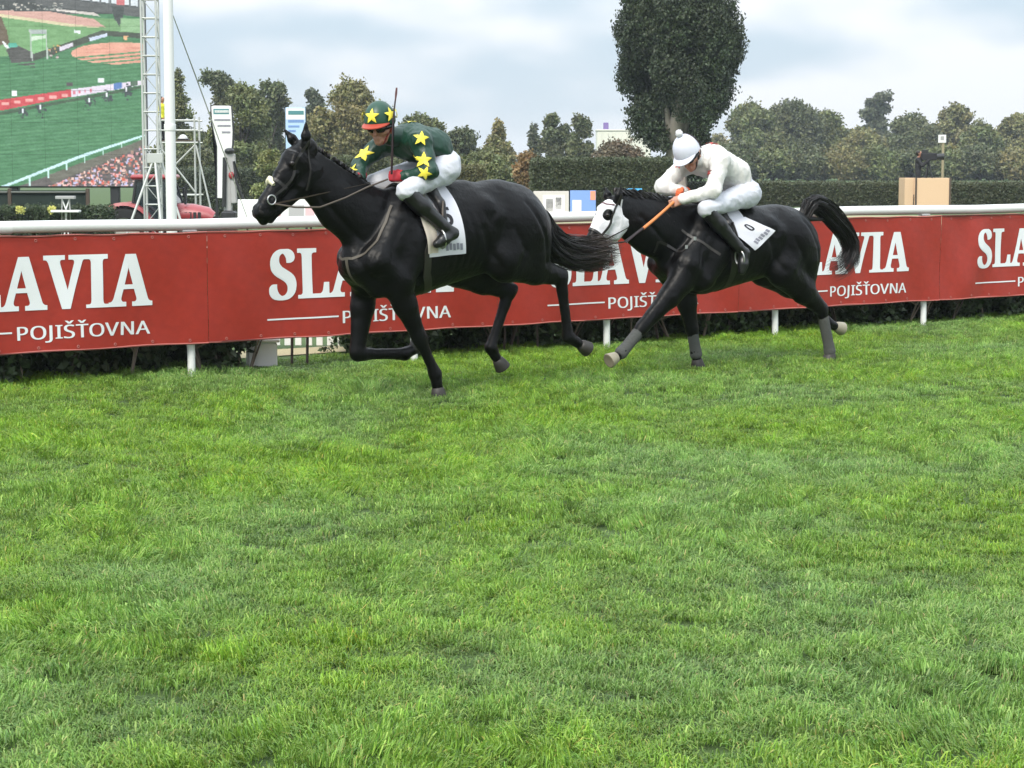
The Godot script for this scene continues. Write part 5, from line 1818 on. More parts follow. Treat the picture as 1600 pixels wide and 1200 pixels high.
func bystander(at: Vector3, high: float, turn: float, top: Material, legs_: Material, label: String, reach := Vector3.ZERO) -> Node3D:
	var t := thing("person", label, "person", at, turn, "")
	var s := high / 1.75
	var b := []
	for z in [-1.0, 1.0]:
		chain(b, [Vector3(0, 0.92, z * 0.09) * s, Vector3(0.02, 0.5, z * 0.1) * s, Vector3(-0.01, 0.09, z * 0.11) * s], [0.085 * s, 0.06 * s, 0.042 * s], 1.0, 0.03)
		b.append(Bone.new(Vector3(-0.03, 0.05, z * 0.11) * s, Vector3(0.15, 0.035, z * 0.13) * s, 0.045 * s, 0.03 * s, 1.0, 0.02))
	var torso := []
	chain(torso, [Vector3(0, 0.95, 0) * s, Vector3(0, 1.15, 0) * s, Vector3(0.01, 1.36, 0) * s], [0.10 * s, 0.10 * s, 0.115 * s], 1.45, 0.04)
	for z in [-1.0, 1.0]:
		var e := Vector3(0.04, 1.10, z * 0.25) * s
		var w := Vector3(0.18, 0.92, z * 0.22) * s
		if reach != Vector3.ZERO:
			e = Vector3(0.16, 1.16, z * 0.24) * s
			w = Vector3(reach.x, reach.y, reach.z + z * 0.08) * s
		chain(torso, [Vector3(0, 1.40, z * 0.17) * s, e, w], [0.062 * s, 0.047 * s, 0.036 * s], 1.0, 0.03)
		var hb := []
		hand(hb, w, w + (w - e).normalized() * 0.08, Vector3(0, 1, 0), Vector3(0, 0, -z))
		b.append_array(hb)
	var head := face_bones(Vector3(0.03, 1.63, 0) * s, Vector3(1, -0.1, 0), Vector3.UP)
	b.append(Bone.new(Vector3(0, 1.42, 0) * s, Vector3(0.02, 1.56, 0) * s, 0.058, 0.054, 1.0, 0.03))
	var m := Shape.new()
	skin(m, b + torso, 0.016)
	skin(m, head, 0.009)
	put("body", m.smooth(), mats.skin, t)
	var j := Shape.new()
	skin(j, grown(torso, 0.018), 0.016)
	put("jacket", rumple(j, 3, 10.0, 0.008), top, t)
	var l := Shape.new()
	skin(l, grown(b.slice(0, 2) + b.slice(3, 5), 0.014), 0.016)
	put("trousers", rumple(l, 4, 10.0, 0.006), legs_, t)
	for z in 2:
		var sh := Shape.new()
		skin(sh, grown([b[2 + z * 3]], 0.008), 0.012)
		put("shoe", sh.smooth(), mats.dark_cloth, t)
	var h := Shape.new()
	skin(h, [Bone.new(Vector3(-0.005, 1.665, 0) * s, Vector3(-0.01, 1.62, 0) * s, 0.103, 0.090, 1.0, 0.02)], 0.012)
	put("hair", h.smooth(), mats.rider_hair, t)
	return t


func wheel(parent: Node3D, c: Vector3, r: float, w: float) -> void:
	var o := Node3D.new()
	o.name = numbered("wheel", parent)
	parent.add_child(o, true)
	o.position = c
	var t := Transform3D(Basis(Vector3.RIGHT, PI / 2), Vector3(0, 0, 0))
	var ty := Shape.new()
	ty.lathe(t, [Vector2(r * 0.58, -w * 0.5), Vector2(r * 0.86, -w * 0.52), Vector2(r * 0.97, -w * 0.40), Vector2(r * 0.99, 0), Vector2(r * 0.97, w * 0.40), Vector2(r * 0.86, w * 0.52), Vector2(r * 0.58, w * 0.5)], 28)
	for i in 22:
		for s in [-1.0, 1.0]:
			var a := TAU * (i + (0.5 if s > 0 else 0.0)) / 22.0
			ty.box(Transform3D(Basis(Vector3.BACK, a) * Basis(Vector3.RIGHT, s * 0.5), Vector3(-sin(a) * r * 0.985, cos(a) * r * 0.985, s * w * 0.22)), Vector3(r * 0.07, r * 0.06, w * 0.46), 0.0)
	put("tyre", ty, mats.rubber, o)
	var rim := Shape.new()
	rim.lathe(t, [Vector2(0.01, w * 0.18), Vector2(r * 0.2, w * 0.2), Vector2(r * 0.26, w * 0.08), Vector2(r * 0.5, w * 0.1), Vector2(r * 0.58, w * 0.46), Vector2(r * 0.6, w * 0.48)], 24)
	put("rim", rim, mats.rim_paint, o)


func tractor() -> void:
	var z := -60.0
	var t := thing("tractor", "red farm tractor with a dark glazed cab parked behind the rail, by the flagpole", "tractor", Vector3(-10.044, -1.0, z))
	t.scale = Vector3.ONE * 0.93
	for s in [-1.0, 1.0]:
		wheel(t, Vector3(-1.22, 0.85, s * 0.74), 0.85, 0.46)
		wheel(t, Vector3(1.05, 0.60, s * 0.70), 0.60, 0.36)
		var fd := Shape.new()
		var rows := []
		for i in 13:
			var a := lerpf(-0.35, PI * 0.72, i / 12.0)
			var d := Vector3(cos(a), sin(a), 0)
			var c := Vector3(-1.22, 0.85, 0)
			rows.append([c + d * 0.90 + Vector3(0, 0, s * 0.48), c + d * 0.98 + Vector3(0, 0, s * 0.50), c + d * 0.98 + Vector3(0, 0, s * 1.0), c + d * 0.88 + Vector3(0, 0, s * 1.03)])
		for i in 12:
			for k in 3: fd.quad(rows[i][k], rows[i + 1][k], rows[i + 1][k + 1], rows[i][k + 1])
		put("fender", fd, mats.tractor_red, t)
	var hood := Shape.new()
	hood.tube([Vector3(0.25, 1.42, 0), Vector3(0.3, 1.42, 0), Vector3(0.8, 1.40, 0), Vector3(1.25, 1.34, 0), Vector3(1.42, 1.28, 0)], [0.42, 0.44, 0.43, 0.38, 0.26], 14, 0.85, true, Vector3.UP)
	put("hood", hood, mats.tractor_red, t)
	for s in [-1.0, 1.0]:
		for k in 2:
			var lamp := Shape.new()
			lamp.ball(Vector3(1.40, 1.40 - k * 0.14, s * 0.17), Vector3(0.06, 0.05, 0.07))
			put("headlight", lamp, mats.white_paint, t)
		var vent := Shape.new()
		for k in 4: vent.at_box(Vector3(0.62 + k * 0.14, 1.40, s * 0.405), Vector3(0.09, 0.22, 0.03), 0.005)
		put("vent", vent, mats.dark_metal, t)
	var chassis := Shape.new()
	chassis.at_box(Vector3(0.05, 0.86, 0), Vector3(2.4, 0.5, 0.5), 0.05)
	chassis.at_box(Vector3(1.05, 0.6, 0), Vector3(0.2, 0.16, 1.1), 0.03)
	chassis.at_box(Vector3(-1.22, 0.85, 0), Vector3(0.25, 0.25, 1.2), 0.03)
	put("chassis", chassis, mats.dark_metal, t)
	var corners := [Vector3(-0.80, 1.30, 0), Vector3(0.15, 1.25, 0), Vector3(0.36, 1.80, 0), Vector3(0.12, 2.52, 0), Vector3(-0.88, 2.52, 0), Vector3(-1.0, 1.7, 0)]
	for s in [-1.0, 1.0]:
		for i in 6:
			var a: Vector3 = corners[i] + Vector3(0, 0, s * 0.62)
			var b: Vector3 = corners[(i + 1) % 6] + Vector3(0, 0, s * 0.62)
			var p := Shape.new()
			p.beam(a, b, 0.07, 0.07, 0.012)
			put("cab_frame", p, mats.dark_metal, t)
		var g := Shape.new()
		var mid := Vector3(-0.4, 1.8, s * 0.62)
		for i in 6: g.tri(mid, corners[i] + Vector3(0, 0, s * 0.62), corners[(i + 1) % 6] + Vector3(0, 0, s * 0.62))
		put("side_window", g, mats.glass, t)
	for i in [1, 2, 4, 5]:
		var a: Vector3 = corners[i]
		var b: Vector3 = corners[(i + 1) % 6]
		var g := Shape.new()
		g.quad(a + Vector3(0, 0, 0.58), a - Vector3(0, 0, 0.58), b - Vector3(0, 0, 0.58), b + Vector3(0, 0, 0.58))
		put("windscreen" if i < 3 else "rear_window", g, mats.glass, t)
	var floor_ := Shape.new()
	floor_.at_box(Vector3(-0.35, 1.26, 0), Vector3(1.0, 0.10, 1.2), 0.02)
	put("cab_floor", floor_, mats.dark_metal, t)
	var roof := Shape.new()
	roof.at_box(Vector3(-0.38, 2.60, 0), Vector3(1.34, 0.16, 1.40), 0.06)
	put("cab_roof", roof, mats.tractor_red, t)
	var seat := Shape.new()
	seat.at_box(Vector3(-0.50, 1.42, 0), Vector3(0.45, 0.16, 0.5), 0.05)
	seat.at_box(Vector3(-0.78, 1.66, 0), Vector3(0.14, 0.6, 0.48), 0.05)
	put("seat", seat, mats.dark_cloth, t)
	var wheel_ := Shape.new()
	var ring := []
	for i in 17: ring.append(Vector3(-0.12, 1.62, 0) + Vector3(cos(TAU * i / 16.0) * 0.12, cos(TAU * i / 16.0) * 0.10, sin(TAU * i / 16.0) * 0.2))
	wheel_.tube(ring, [0.018], 6)
	wheel_.tube([Vector3(-0.12, 1.62, 0), Vector3(0.08, 1.2, 0)], [0.03], 6)
	put("steering_wheel", wheel_, mats.dark_metal, t)
	for s in [-1.0, 1.0]:
		var mir := Shape.new()
		mir.tube([Vector3(0.18, 2.2, s * 0.62), Vector3(0.34, 2.24, s * 0.86)], [0.018], 6)
		mir.at_box(Vector3(0.36, 2.12, s * 0.9), Vector3(0.06, 0.30, 0.18), 0.02)
		put("mirror", mir, mats.dark_metal, t)
	var pipe := Shape.new()
	pipe.tube([Vector3(0.60, 1.75, 0.30), Vector3(0.60, 2.3, 0.30), Vector3(0.67, 2.4, 0.30)], [0.04], 8)
	put("exhaust", pipe, mats.dark_metal, t)


func sign_print(parent: Node3D, name_: String, rows: Array, w: float, z: float, m: Material) -> void:   # lines of far-off, unreadable print
	var s := Shape.new()
	for r in rows:
		var x: float = r[0]
		while x < r[1]:
			var l := minf(rng.randf_range(0.03, 0.07), r[1] - x)
			s.at_box(Vector3(x * w + l * w * 0.5, r[2], z), Vector3(l * w, r[3], 0.006))
			x += l + 0.022
	put(name_, s, m, parent)


func flags_and_boards() -> void:
	# tall white sign with the crane arm before it
	var z := -52.0
	var px := 52.0 / 3200.0
	var t := thing("tall_sign", "tall white advertising sign with a black edge, right of the tractor", "sign", Vector3(-7.285, -0.9, z), 0.0, "tall white signs")
	var y0 := 0.931 + 0.9
	var y1 := 3.257 + 0.9
	var outline := [Vector2(-11 * px, y0), Vector2(-10 * px, y0 + 80 * px), Vector2(-17 * px, y1 - 28 * px), Vector2(-18 * px, y1), Vector2(14 * px, y1), Vector2(16 * px, y1 - 40 * px), Vector2(15 * px, y0 + 84 * px), Vector2(4 * px, y0)]
	var face := Shape.new()
	for sgn in [1.0, -1.0]:
		for i in range(1, outline.size() - 1):
			face.tri(Vector3(outline[0].x, outline[0].y, sgn * 0.02), Vector3(outline[i].x, outline[i].y, sgn * 0.02), Vector3(outline[i + 1].x, outline[i + 1].y, sgn * 0.02))
	put("cloth", face, mats.white_paint, t)
	var edge := Shape.new()
	var path := []
	for q in outline + [outline[0]]: path.append(Vector3(q.x, q.y, 0))
	edge.tube(path, [0.028], 6)
	edge.tube([Vector3(-11 * px, 0, 0), Vector3(-11 * px, y0, 0)], [0.035], 6)
	put("frame", edge, mats.dark_metal, t)
	var head := Shape.new()
	head.at_box(Vector3(-2 * px, y1 - 9 * px, 0.024), Vector3(24 * px, 8 * px, 0.004))
	put("printed_block", head, mats.teal, t)
	for row in [[-0.8, 0.75, y1 - 22 * px, 3 * px], [-0.5, 0.75, y1 - 31 * px, 3 * px], [-0.1, 0.75, y1 - 41 * px, 3 * px]]: sign_print(t, "lettering", [row], 16 * px, 0.024, mats.faint_ink)
	sign_print(t, "logo_letters", [[-0.75, 0.6, y1 - 9 * px, 4 * px]], 16 * px, 0.030, mats.white_paint)
	var u := thing("tall_sign", "tall pale blue advertising sign rising between the leading horse's ears", "sign", Vector3(-5.661, -0.9, -54.0), 0.0, "tall white signs")
	var p2 := 54.0 / 3200.0
	var b1 := 3.264 + 0.9
	var bd := Shape.new()
	bd.at_box(Vector3(0, b1 - 32 * p2, 0), Vector3(31 * p2, 64 * p2, 0.05), 0.01)
	put("board", bd, mats.pale_blue, u)
	var bt := Shape.new()
	bt.at_box(Vector3(0, b1 - 10 * p2, 0.028), Vector3(29 * p2, 17 * p2, 0.006))
	put("top_band", bt, mats.white_paint, u)
	var bk := Shape.new()
	bk.at_box(Vector3(1 * p2, b1 - 8 * p2, 0.034), Vector3(24 * p2, 6 * p2, 0.006))
	put("printed_block", bk, mats.teal, u)
	for row in [[-0.75, 0.85, b1 - 21 * p2, 4 * p2], [-0.75, 0.4, b1 - 29 * p2, 3 * p2], [-0.75, 0.0, b1 - 36 * p2, 3 * p2]]: sign_print(u, "lettering", [row], 15 * p2, 0.029, mats.sign_blue)
	for s in [-1.0, 1.0]:
		var pole := Shape.new()
		pole.tube([Vector3(s * 15 * p2, 0, -0.03), Vector3(s * 15 * p2, b1, -0.03)], [0.035], 8)
		put("pole", pole, mats.dark_metal, u)
	# hydraulic loader arm
	var c := thing("loader_crane", "grey folded hydraulic crane arm standing in front of the tall white sign", "crane", Vector3(-6.877, -0.9, -50.0))
	var q := 50.0 / 3200.0
	var yb := 0.654 + 0.9
	var low := Shape.new()
	low.at_box(Vector3(0, yb / 2.0, 0), Vector3(22 * q, yb, 0.5), 0.04)
	put("base", low, mats.dark_metal, c)
	var arm := Shape.new()
	arm.beam(Vector3(-2 * q, yb, 0), Vector3(0, 2.109 + 0.9, 0), 12 * q, 0.2, 0.02)
	put("arm", arm, mats.grey_paint, c)
	var arm2 := Shape.new()
	arm2.beam(Vector3(6 * q, 2.047 + 0.9, 0.02), Vector3(8 * q, 0.84 + 0.9, 0.05), 9 * q, 0.16, 0.02)
	put("arm", arm2, mats.grey_paint, c)
	var cyl := Shape.new()
	cyl.tube([Vector3(-7 * q, yb + 0.1, 0.15), Vector3(-5 * q, 1.954 + 0.9, 0.12)], [0.05], 10)
	put("cylinder", cyl, mats.dark_metal, c)
	var joint := Shape.new()
	joint.ball(Vector3(2 * q, 2.109 + 0.9, 0.06), Vector3(8 * q, 5 * q, 0.16))
	put("joint", joint, mats.dark_metal, c)
	var hose := Shape.new()
	hose.tube([Vector3(9 * q, 1.862 + 0.9, 0.12), Vector3(13 * q, 1.352 + 0.9, 0.14), Vector3(26 * q, 0.84 + 0.9, 0.16), Vector3(34 * q, 0.577 + 0.9, 0.16)], [0.03], 8)
	put("hose", hose, mats.dark_metal, c)
	var red := Shape.new()
	red.ball(Vector3(5 * q, 1.522 + 0.9, 0.14), Vector3(0.07, 0.09, 0.05))
	put("valve", red, mats.tractor_red, c)
	# boards that lean behind the rail
	for e in [
		["white and pink advertising board low behind the rail, under the leading horse's chin", 372.0, 497.0, 311.0, 345.0, 46.0, mats.white_paint, [[mats.grey_paint, 452.0, 476.0, 320.0, 339.0], [mats.pink, 402.0, 440.0, 330.0, 344.0], [mats.pink, 478.0, 492.0, 322.0, 342.0]]],
		["grey and white printed board leaning on the hedge, behind the leading horse's rump", 833.0, 889.0, 298.0, 333.0, 70.0, mats.grey_board, [[mats.board_white, 848.0, 882.0, 304.0, 331.0], [mats.grey_paint, 853.0, 864.0, 310.0, 330.0], [mats.grey_paint, 868.0, 877.0, 308.0, 326.0]]],
		["blue printed board with a white shape, in front of the second horse's face", 890.0, 931.0, 297.0, 332.0, 70.0, mats.sign_blue, [[mats.board_white, 894.0, 908.0, 312.0, 331.0], [mats.orange_board, 922.0, 930.0, 298.0, 312.0]]],
		["bright blue board behind the second horse's mane", 960.0, 1003.0, 294.0, 326.0, 70.0, mats.cyan_board, [[mats.sign_blue, 972.0, 986.0, 297.0, 306.0]]],
	]:
		var d: float = e[5]
		var k := d / 3200.0
		var ww: float = (e[2] - e[1]) * k
		var hh: float = (e[4] - e[3]) * k
		var cx: float = ((e[1] + e[2]) / 2.0 - 800.0) * k
		var top: float = 1.8 - (e[3] - 256.0) * k
		var o := thing("advertising_board", e[0], "advertising board", Vector3(cx, top - hh, -d), 0.0, "advertising boards behind the rail")
		var lean := Transform3D(Basis(Vector3.RIGHT, -0.12), Vector3.ZERO)
		var panel := Shape.new()
		panel.box(lean * Transform3D(Basis.IDENTITY, Vector3(0, hh / 2.0, 0)), Vector3(ww - 0.02, hh, 0.05), 0.008)
		put("panel", panel, e[6], o)
		for s in e[7]:
			var pr := Shape.new()
			pr.box(lean * Transform3D(Basis.IDENTITY, Vector3(((s[1] + s[2]) / 2.0 - (e[1] + e[2]) / 2.0) * k, (e[4] - (s[3] + s[4]) / 2.0) * k, 0.027)), Vector3((s[2] - s[1]) * k, (s[4] - s[3]) * k, 0.008))
			put("printed_patch", pr, s[0], o)
		for s in [-0.4, 0.4]:
			var strut := Shape.new()
			strut.beam(Vector3(s * ww, hh * 0.8, -0.1), Vector3(s * ww, minf(0.0, -top + hh), -0.5), 0.04, 0.04)
			put("strut", strut, mats.dark_metal, o)


func podium() -> void:
	var d := 84.0
	var k := d / 3200.0
	var x := 16.833
	var y0 := 0.0
	var h := 1.229
	var t := thing("camera_podium", "tan plywood camera podium standing before the long hedge at the right", "podium", Vector3(x, y0, -d))
	var faces := Shape.new()
	faces.at_box(Vector3(8 * k, h / 2.0, 0.66), Vector3(56 * k, h, 0.05), 0.008)
	put("front_panel", faces, mats.plywood, t)
	var lp := Shape.new()
	lp.at_box(Vector3(-28 * k, h / 2.0, 0.62), Vector3(14 * k, h, 0.05), 0.008, 0.25)
	put("side_panel", lp, mats.plywood, t)
	for s in [[-34 * k, 0.0], [36 * k, 0.0]]:
		var sp := Shape.new()
		sp.at_box(Vector3(s[0], h / 2.0, 0.0), Vector3(0.05, h, 1.2), 0.008)
		put("side_panel", sp, mats.plywood, t)
	var bp := Shape.new()
	bp.at_box(Vector3(0, h / 2.0, -0.62), Vector3(70 * k, h, 0.05), 0.008)
	put("back_panel", bp, mats.plywood, t)
	for s in [-18.0, 34.5]:
		var pt := Shape.new()
		pt.at_box(Vector3(s * k, h / 2.0 + 0.01, 0.70), Vector3(0.07, h + 0.02, 0.04), 0.006)
		put("batten", pt, mats.dark_wood, t)
	var fl := Shape.new()
	fl.at_box(Vector3(0, 0.52, 0), Vector3(66 * k, 0.06, 1.15), 0.01)
	put("deck", fl, mats.dark_wood, t)
	bystander(Vector3(16.549, 0.55, -83.9), 1.78, -0.25, mats.dark_cloth, mats.dark_cloth, "camera operator in black standing in the tan podium", Vector3(0.42, 1.38, 0.0))
	var c := thing("film_camera", "black film camera on a tripod before the operator on the podium", "camera", Vector3(16.941, 0.55, -83.8))
	var body := Shape.new()
	body.at_box(Vector3(0, 1.54, 0), Vector3(0.62, 0.30, 0.26), 0.03)
	put("camera_body", body, mats.dark_cloth, c)
	var ln := Shape.new()
	ln.tube([Vector3(0.3, 1.54, 0), Vector3(0.46, 1.54, 0), Vector3(0.62, 1.54, 0)], [0.10, 0.12, 0.14], 12)
	put("lens", ln, mats.dark_metal, c)
	var vf := Shape.new()
	vf.at_box(Vector3(-0.16, 1.75, 0.02), Vector3(0.24, 0.13, 0.12), 0.01)
	put("viewfinder", vf, mats.dark_metal, c)
	for q in 3:
		var a := TAU * q / 3.0 + 0.4
		var lg := Shape.new()
		lg.tube([Vector3(0, 1.40, 0), Vector3(cos(a) * 0.32, 0.03, sin(a) * 0.32)], [0.035, 0.02], 8)
		put("tripod_leg", lg, mats.dark_metal, c)
	var hd := Shape.new()
	hd.at_box(Vector3(0, 1.40, 0), Vector3(0.16, 0.10, 0.14), 0.02)
	put("tripod_head", hd, mats.dark_metal, c)
	var p := thing("marker_post", "thin yellowish post with a small white square sign behind the podium", "marker post", Vector3(18.404, 0.0, -88.0))
	var po := Shape.new()
	po.tube([Vector3.ZERO, Vector3(0, 2.723, 0)], [0.06], 8)
	put("post", po, mats.straw_paint, p)
	var sg := Shape.new()
	sg.at_box(Vector3(-0.06, 2.859, 0.05), Vector3(0.34, 0.34, 0.04), 0.01)
	put("sign_plate", sg, mats.white_paint, p)
	var mk := Shape.new()
	mk.at_box(Vector3(-0.06, 2.859 + 0.03, 0.074), Vector3(0.14, 0.16, 0.006))
	put("printed_mark", mk, mats.grey_paint, p)


func left_fence() -> void:
	var d := 58.0
	var k := d / 3200.0
	var t := thing("mesh_fence", "dark green mesh-covered fence low under the big screen", "fence", Vector3(-13.364, -1.0, -d))
	var top := 1.082 + 1.0
	for i in 4:
		var x := -5.2 + i * 2.2
		var p := Shape.new()
		p.at_box(Vector3(x, top / 2.0, 0), Vector3(0.10, top + 0.06, 0.10), 0.01)
		put("post", p, mats.dark_wood, t)
		if i < 3:
			var m := Shape.new()
			m.at_box(Vector3(x + 1.1, top / 2.0, -0.01), Vector3(2.08, top - 0.05, 0.02))
			put("panel", m, mats.net, t)
			for y in [0.55, 0.98]:
				var r := Shape.new()
				r.tube([Vector3(x + 0.05, top * y - 0.04, 0.05), Vector3(x + 2.15, top * y - 0.04, 0.05)], [0.03], 6)
				put("crossbar", r, mats.net_rail, t)
	hedge("hedge", "low dark hedge in front of the mesh fence under the big screen", Vector3(-13.619, -1.0, -55.0), Vector3(5.7, 0.591 + 1.0, 1.0), 0.0, Color(0.04, 0.065, 0.025), 2200, 0.26)
	var b := thing("bench_table", "small white table on thin crossed legs before the mesh fence", "table", Vector3(-11.723, -0.9, -54.0))
	var q := 54.0 / 3200.0
	var y := 0.562 + 0.9
	var m := Shape.new()
	m.at_box(Vector3(0, y, 0), Vector3(44 * q, 0.06, 0.3), 0.01)
	put("tabletop", m, mats.white_paint, b)
	for s in [-1.0, 1.0]:
		var l := Shape.new()
		l.tube([Vector3(s * 0.1, y + 0.32, 0), Vector3(-s * 0.02, y, 0), Vector3(s * 0.15, 0, 0)], [0.02], 6)
		put("leg", l, mats.white_paint, b)
	var up := Shape.new()
	up.at_box(Vector3(0.0, y + 0.36, 0), Vector3(30 * q, 0.08, 0.2), 0.01)
	put("upper_shelf", up, mats.grey_paint, b)
	for e in [[31.0, 328.0], [81.0, 328.0]]:
		var f := thing("flower_clump", "clump of pale yellow flowers on the low hedge, " + ("left one" if e[0] < 50 else "right one by the white table"), "flowers", Vector3((e[0] - 800.0) * q, 0.529, -54.2), 0.0, "yellow flower clumps")
		var where := []
		var tints := []
		for i in 26:
			where.append(Transform3D(random_turn().scaled(Vector3.ONE * 0.13), Vector3(rng.randf_range(-0.07, 0.07), rng.randf_range(0.0, 0.14), rng.randf_range(-0.05, 0.05))))
			tints.append(Color(0.72, 0.70, 0.22))
		scatter("blossoms", mats.clump, mats.leaf, where, tints, f)


func far_things() -> void:
	# a tall pale silo far behind the trees
	var d := 420.0
	var k := d / 3200.0
	var t := thing("silo", "cream coloured silo building with a purple sign on its roof, far behind the trees", "building", Vector3(20.594, 0.0, -d))
	var h := 8.406
	var tower := Shape.new()
	tower.at_box(Vector3(0, h / 2.0, 0), Vector3(52 * k, h, 8.0), 0.15)
	put("wall", tower, mats.cream, t)
	for i in 5:
		var rib := Shape.new()
		rib.at_box(Vector3((-20 + i * 10) * k, h / 2.0, 4.05), Vector3(0.25, h - 0.6, 0.2), 0.03)
		put("pilaster", rib, mats.cream, t)
	var rf := Shape.new()
	rf.at_box(Vector3(0, h + 0.15, 0), Vector3(54 * k, 0.3, 8.4), 0.05)
	put("roof", rf, mats.cream, t)
	var sg := Shape.new()
	sg.at_box(Vector3(-12 * k, h + 7 * k, 2.0), Vector3(8 * k, 12 * k, 1.0), 0.1)
	put("roof_sign", sg, mats.purple, t)
	var low := thing("factory_hall", "low pale factory hall beside the cream silo, seen through the poplar's leaves", "building", Vector3(25.762, 0.0, -415.0))
	var lw := Shape.new()
	var h2 := 7.049
	lw.at_box(Vector3(0, h2 / 2.0, 0), Vector3(28 * k, h2, 10.0), 0.15)
	put("wall", lw, mats.cream, low)
	var lr := Shape.new()
	lr.at_box(Vector3(0, h2 + 0.2, 0), Vector3(29 * k, 0.4, 10.4), 0.05)
	put("roof", lr, mats.grey_paint, low)


func trees() -> void:
	var dark := Color(0.094, 0.112, 0.046)
	var mid := Color(0.125, 0.148, 0.052)
	var olive := Color(0.180, 0.172, 0.066)
	var rust := Color(0.23, 0.15, 0.066)
	var pine := Color(0.085, 0.100, 0.058)
	var rows := [
		# what, label, category, pixel centre, top, width, distance, crown foot (share of height), tone, habit, clumps
		["birch_tree", "slim olive tree with a yellowing tip, behind the flagpole", "tree", 283, 112, 92, 150, 0.10, mid, "cone", 1500],
		["broad_tree", "dark thin-leaved tree showing sky between its boughs, right of the flagpole", "tree", 342, 110, 84, 172, 0.3, dark, "open", 1000],
		["broad_tree", "full mid-green tree behind the tall white sign", "tree", 378, 136, 104, 140, 0.05, mid, "round", 2300],
		["broad_tree", "dark open tree behind the leading horse's ears", "tree", 424, 126, 88, 170, 0.2, dark, "open", 1300],
		["pine_tree", "small dark pine top between the horse's ears and the yellow-green tree", "pine", 492, 143, 42, 200, 0.5, pine, "layered", 420],
		["broad_tree", "large yellow-green tree behind the green jockey's helmet", "tree", 556, 131, 150, 150, 0.05, olive, "round", 3200],
		["broad_tree", "green tree behind the green jockey's back", "tree", 655, 184, 112, 165, 0.05, mid, "round", 2200],
		["broad_tree", "dull green tree right of the green jockey's back", "tree", 722, 203, 84, 160, 0.05, dark, "round", 1500],
		["spruce_tree", "olive spruce with a pointed tip above the leading horse's rump", "spruce", 778, 190, 84, 165, 0.05, olive, "cone", 1700],
		["spruce_tree", "thin dark spire of a spruce left of the open trees", "spruce", 834, 196, 20, 210, 0.1, pine, "cone", 330],
		["broad_tree", "open dark tree with sky between its boughs, left of the silo", "tree", 868, 180, 64, 185, 0.25, dark, "open", 1050],
		["broad_tree", "taller open dark tree next to the silo", "tree", 908, 183, 46, 180, 0.15, dark, "open", 900],
		["broad_tree", "broad grey-green tree right of the poplar", "tree", 1172, 163, 108, 262, 0.03, mid, "round", 2100],
		["broad_tree", "tall dense tree in the middle of the right-hand wood", "tree", 1232, 158, 108, 270, 0.03, dark, "round", 2300],
		["broad_tree", "rounded green tree left of the tall pine", "tree", 1290, 178, 74, 275, 0.03, mid, "round", 1500],
		["pine_tree", "tall pine with flat separate tiers standing above the right-hand wood", "pine", 1362, 149, 58, 330, 0.45, pine, "layered", 620],
		["broad_tree", "yellowish tree under the tall pine", "tree", 1342, 203, 84, 262, 0.03, olive, "round", 1700],
		["broad_tree", "dark green tree behind the camera podium", "tree", 1418, 183, 96, 268, 0.03, dark, "round", 1900],
		["broad_tree", "pale yellowing tree behind the marker post", "tree", 1484, 166, 80, 285, 0.03, olive, "round", 1700],
		["broad_tree", "dark tree right of the marker post", "tree", 1528, 194, 70, 262, 0.03, mid, "round", 1400],
		["broad_tree", "olive tree at the right edge of the view", "tree", 1586, 182, 96, 270, 0.03, olive, "round", 2000],
		["shrub", "orange-brown autumn shrub left of the clipped block hedge", "shrub", 826, 238, 54, 92, 0.0, rust, "bush", 700],
		["shrub", "reddish brown shrub above the block hedge, before the silo", "shrub", 968, 223, 116, 112, 0.0, Color(0.12, 0.092, 0.056), "bush", 1500],
		["shrub", "yellow-green shrub behind the leading horse's forehead", "shrub", 425, 236, 62, 96, 0.0, Color(0.16, 0.18, 0.055), "bush", 800],
		["shrub", "dark shrub behind the green jockey's arm", "shrub", 640, 238, 80, 110, 0.0, dark, "bush", 900],
		["shrub", "dull green shrub behind the leading horse's croup", "shrub", 760, 240, 110, 118, 0.0, mid, "bush", 1100],
		["shrub", "dark undergrowth bush behind the scaffold", "shrub", 310, 232, 110, 125, 0.0, dark, "bush", 1000],
	]
	var spots := ["beside the poplar's trunk", "behind the white jockey's back", "above the second horse's croup", "above the second horse's tail", "under the tall pine", "left of the podium", "behind the podium", "right of the marker post", "at the right edge"]
	for i in 9: rows.append(["shrub", "dark bush at the foot of the right-hand wood, " + spots[i], "shrub", 1150 + i * 54, 226 + (i * 7) % 12, 96, 225, 0.0, [dark, mid, dark, olive, mid][i % 5], "bush", 900])
	for r in rows:
		var d: float = r[6]
		var x: float = (r[3] - 800.0) / 3200.0 * d
		var y: float = land(x, -d) if d < 100.0 else 0.0
		var high: float = 1.8 + (256.0 - r[4]) / 3200.0 * d - y
		tree(r[0], r[1], r[2], Vector3(x, y, -d), high, r[5] / 3200.0 * d, high * r[7], r[8], r[9], r[10], d * 0.0052, "trees behind the racecourse" if r[2] != "shrub" else "shrubs before the wood")
	for i in 30:      # the far wood, seen between the nearer trees
		var u := 262.0 + i * 23.0 if i < 15 else 1120.0 + (i - 15) * 36.0
		var d := 300.0 if i < 15 else 355.0
		var x := (u - 800.0) / 3200.0 * d
		var top := (222.0 if i < 15 else 206.0) + rng.randf_range(-9, 9)
		tree("distant_tree", "hazy tree of the far wood at the left, seen between the nearer trees" if i < 15 else "hazy tree of the far wood at the right, behind the nearer trees", "tree", Vector3(x, 0, -d), 1.8 + (256.0 - top) / 3200.0 * d, rng.randf_range(44, 60) / 3200.0 * d, 0.2, [dark, mid, olive, mid][rng.randi() % 4], "round", 480, d * 0.0052, "far wood at the left" if i < 15 else "far wood at the right")
